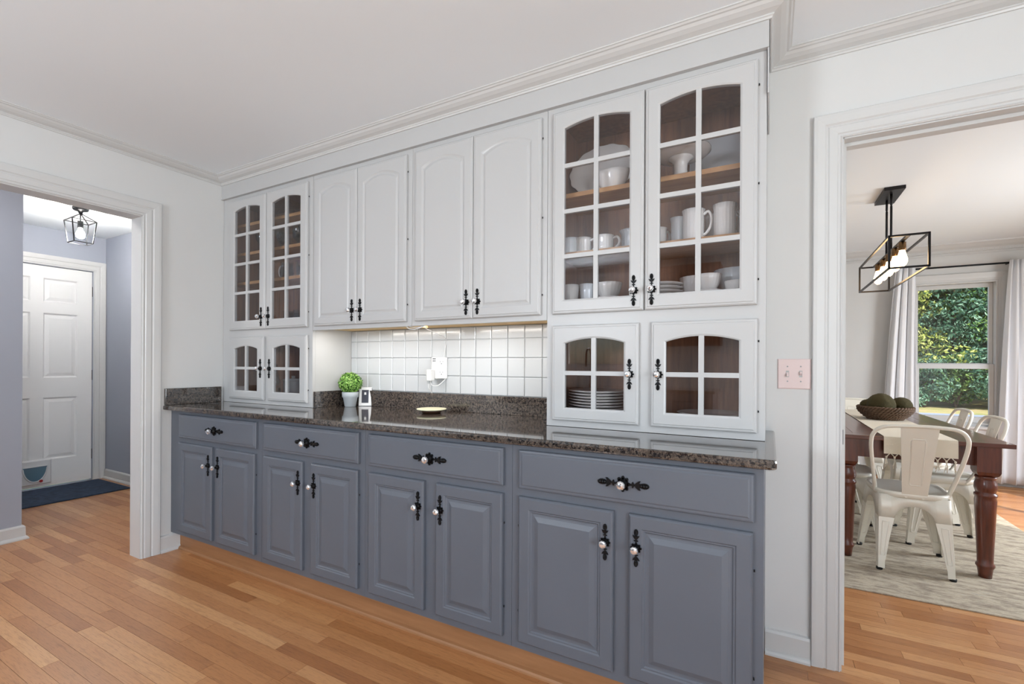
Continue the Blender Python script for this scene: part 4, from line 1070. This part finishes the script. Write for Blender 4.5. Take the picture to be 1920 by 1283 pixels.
# ------------------------------------------------------------------ the other openings, behind and beside the camera
def simple_window(n, axis, c, lo, hi, z0, z1, lab, mull=()):
    r = struct(empty('window_%d' % n, ((lo + hi) / 2, c, z0) if axis == 'X' else (c, (lo + hi) / 2, z0)), lab)
    def bx(a, b, t, za, zb, m):
        return m.box(a, b, c - t, c + t, za, zb) if axis == 'X' else m.box(c - t, c + t, a, b, za, zb)
    m_ = MB(); f = .05
    for a, b in [(lo, lo + f), (hi - f, hi)] + [(k - f / 2, k + f / 2) for k in mull]: bx(a, b, .03, z0, z1, m_)
    for a, b in ((z0, z0 + f), (z1 - f, z1)): bx(lo + f, hi - f, .0298, a, b, m_)
    wp(m_, 'window_frame', 'trim_white', r, r)
    ks = [lo + f] + [v_ for k in mull for v_ in (k - f / 2, k + f / 2)] + [hi - f]
    for a, b in zip(ks[::2], ks[1::2]): wp(bx(a, b, .002, z0 + f, z1 - f, MB()), 'pane', 'pane_glass', r, r)
simple_window(2, 'X', -4.36, PAT_ADDED[0], PAT_ADDED[1], 0, PAT_ADDED[3], 'glazed patio door added out of view to light the kitchen', (4.2,))  # invented opening behind the camera, holds the frontal fill
simple_window(3, 'X', -4.36, SNK[0], SNK[1], SNK[2], SNK[3], 'window above the kitchen sink')
simple_window(4, 'Y', 5.46, SID_ADDED[0], SID_ADDED[1], SID_ADDED[2], SID_ADDED[3], 'wide side window added out of view to light the kitchen', (-3.0,))  # invented opening out of view, holds the side fill
simple_window(5, 'Y', 6.46, DSI[0], DSI[1], DSI[2], DSI[3], 'side window of the dining room', (1.9,))
# kitchen run that the hutch glass mirrors
for k, (x0, x1) in enumerate(((.01, .90), (.90, 1.85), (1.85, 2.80))):
    r = tag(empty('sink_base_cabinet', ((x0 + x1) / 2, -4.0, 0)), ('blue-grey base cabinet under the rear kitchen worktop, in the corner', 'blue-grey base cabinet below the kitchen sink window', 'blue-grey base cabinet below the brown wall cabinet')[k], 'cabinet', 'base cabinets along the rear kitchen wall')
    wp(MB().box(x0 + .001, x1 - .001, -4.298, -3.70, 0, .884), 'body', 'cab_blue', r, r)
    for a, b in ((x0 + .03, (x0 + x1) / 2 - .01), ((x0 + x1) / 2 + .01, x1 - .03)):
        m_ = MB().loft([[(x, -3.70 + (-3.70 - yy + 3.70 * 0 - 3.70 * 0) * 0 + d_, z) for x, yy, z in ring(a, b, .13, .85, i, 0, 2, 0)] for i, d_ in ((0, 0), (0, .018), (.05, .020), (.06, .012), (.09, .020))])
        wp(m_, 'door', 'cab_blue', r, r)
tag(MB().box(.004, 2.82, -4.298, -3.665, .885, .915).build('rear_countertop', 'granite', bevel=.004), 'dark granite worktop along the rear kitchen wall', 'countertop')
r = tag(empty('brown_wall_cabinet', (2.42, -4.14, 1.40)), 'brown wooden wall cabinet on the rear kitchen wall', 'cabinet')
wp(MB().box(2.0, 2.84, -4.298, -3.98, 1.40, 2.30), 'body', 'kitchen_brown', r, r)
for a, b in ((2.02, 2.415), (2.425, 2.82)):
    m_ = MB().loft([[(x, -3.98 + d_, z) for x, yy, z in ring(a, b, 1.42, 2.28, i, 0, 2, 0)] for i, d_ in ((0, 0), (0, .018), (.05, .020), (.06, .012), (.09, .020))]); wp(m_, 'door', 'kitchen_brown', r, r)
fc = tag(empty('kitchen_faucet', (1.35, -4.10, .9152)), 'tall black spring faucet at the kitchen sink', 'faucet')
MB().lathe([(.028, 0), (.028, .02), (.016, .03), (.016, .12)], 16).build('base', 'black_iron', fc)
MB().tube(curve([(0, 0, .10), (0, 0, .35), (0, .03, .43), (0, .10, .46), (0, .17, .42), (0, .185, .33), (0, .185, .24)], 8), .012, 10).build('spout', 'black_iron', fc)

# ------------------------------------------------------------------ outdoors
GZ = -.42
gr = struct(MB().box(-40, 60, -40, 70, GZ - .3, GZ).build('ground', 'lawn'), 'sunlit lawn with fallen leaves')
dv = struct(MB().box(-30, 50, 9.5, 18.5, GZ + .0005, GZ + .02).build('driveway', 'asphalt'), 'pale driveway in front of the woods')
def tree(x, y_, h_, blobs, n, size, mat, lab, seed, tr_=.12, lean=0, lowz=.08):
    t = tag(empty('tree', (x, y_, GZ)), lab, 'tree', 'trees beyond the driveway')
    rg = random.Random(seed); P = []
    for i in range(8):
        k = i / 7; P.append((lean * k + rg.uniform(-.05, .05), rg.uniform(-.05, .05), h_ * .9 * k - .02 * (i == 0)))
    m_ = MB().tube(P, [tr_ * (1 - .8 * i / 7) for i in range(8)], 9)
    for i in range(9):
        z = h_ * rg.uniform(.15, .75); a = rg.uniform(0, 2 * PI); L = rg.uniform(.8, 1.8)
        m_.tube([(lean * z / h_, 0, z), (L * .5 * math.cos(a), L * .5 * math.sin(a), z + L * .25), (L * math.cos(a), L * math.sin(a), z + L * .35)], [.035, .022, .008], 5)
    m_.build('trunk', 'bark', t)
    cs_ = []
    for _ in range(blobs):
        z = rg.uniform(lowz, 1.0) * h_; a = rg.uniform(0, 2 * PI); rr_ = rg.uniform(.3, 2.0) * (1.15 - .6 * z / h_); s = rg.uniform(.55, 1.15)
        cs_.append(((rr_ * math.cos(a), rr_ * math.sin(a), z), s * 1.1, s * 1.1, s * .38))
    leaf_obj('crown', n, cs_, size, mat, t, seed + 50, .25)
front = [(8.0, 22.6, 6.5, 'leaf_yellow', 'yellow-green leafy tree at the edge of the woods'),
         (9.9, 23.2, 7.0, 'leaf_cool', 'blue-green leafy tree between the yellow-green and bright green ones'),
         (11.8, 22.8, 6.5, 'leaf_green', 'bright green leafy tree at the wood edge, next to the blue-green one'),
         (13.9, 23.4, 7.5, 'leaf_cool', 'taller blue-green tree at the far end of the wood edge'), (6.0, 23.2, 7.5, 'leaf_green', 'taller green tree at the other end of the wood edge')]
for k, (x, y_, h_, m_, lab) in enumerate(front): tree(x, y_, h_, 46, 9000, .085, m_, lab, 100 + k, .11)
back = [(7.0, 25.0, 'leaf_green'), (9.0, 26.0, 'leaf_cool'), (10.6, 25.2, 'leaf_green'), (12.6, 26.0, 'leaf_cool'), (14.8, 26.5, 'leaf_green'), (4.5, 26, 'leaf_cool')]
for k, (x, y_, m_) in enumerate(back): tree(x, y_, 9.5, 60, 7000, .16, m_, 'tall %s tree standing just behind the leafy trees at the wood edge' % ('green' if m_ == 'leaf_green' else 'blue-green'), 200 + k, .15)
back2 = [(6, 31, 'leaf_cool'), (9, 32, 'leaf_green'), (12, 31, 'leaf_cool'), (15, 32, 'leaf_green'), (18, 31, 'leaf_cool')]
for k, (x, y_, m_) in enumerate(back2): tree(x, y_, 13, 70, 6000, .30, m_, 'very tall %s tree deepest in the woods' % ('green' if m_ == 'leaf_green' else 'blue-green'), 300 + k, .2)

def shrub(x, y_, h_, mat, lab, seed):
    t = tag(empty('shrub', (x, y_, GZ)), lab, 'shrub', 'shrubs at the edge of the woods'); rg = random.Random(seed)
    st_ = MB()
    for _ in range(5): st_.tube([(0, 0, -.02), (rg.uniform(-.3, .3), rg.uniform(-.2, .2), h_ * .45), (rg.uniform(-.6, .6), rg.uniform(-.3, .3), h_ * .85)], [.03, .02, .008], 5)
    st_.build('stem', 'bark', t)
    cs_ = [((rg.uniform(-.75, .75), rg.uniform(-.5, .5), rg.uniform(.12, .92) * h_), .5, .5, .3) for _ in range(18)]
    leaf_obj('foliage', 3600, cs_, .07, mat, t, seed + 9, .25)
shr = [(5.9, 21.6, 2.4, 'leaf_cool', 'blue-green shrub on the curtain side of the woods'), (7.3, 21.2, 2.3, 'leaf_green', 'broad green shrub at the foot of the yellow-green tree'),
       (8.6, 21.5, 1.9, 'leaf_cool', 'low blue-green shrub between the yellow-green and the middle tree'), (9.6, 21.9, 2.1, 'leaf_green', 'green shrub hiding the foot of the middle tree'),
       (10.7, 21.4, 2.2, 'leaf_cool', 'dark blue-green shrub beside the middle tree trunk'), (11.9, 21.8, 2.0, 'leaf_green', 'low green shrub by the bright green tree'),
       (13.1, 21.4, 2.6, 'leaf_cool', 'tall blue-green shrub past the bright green tree'), (14.4, 21.6, 2.4, 'leaf_green', 'green shrub at the far end of the wood edge')]
for k, (x, y_, h_, mt_, lab) in enumerate(shr): shrub(x, y_, h_, mt_, lab, 400 + k)
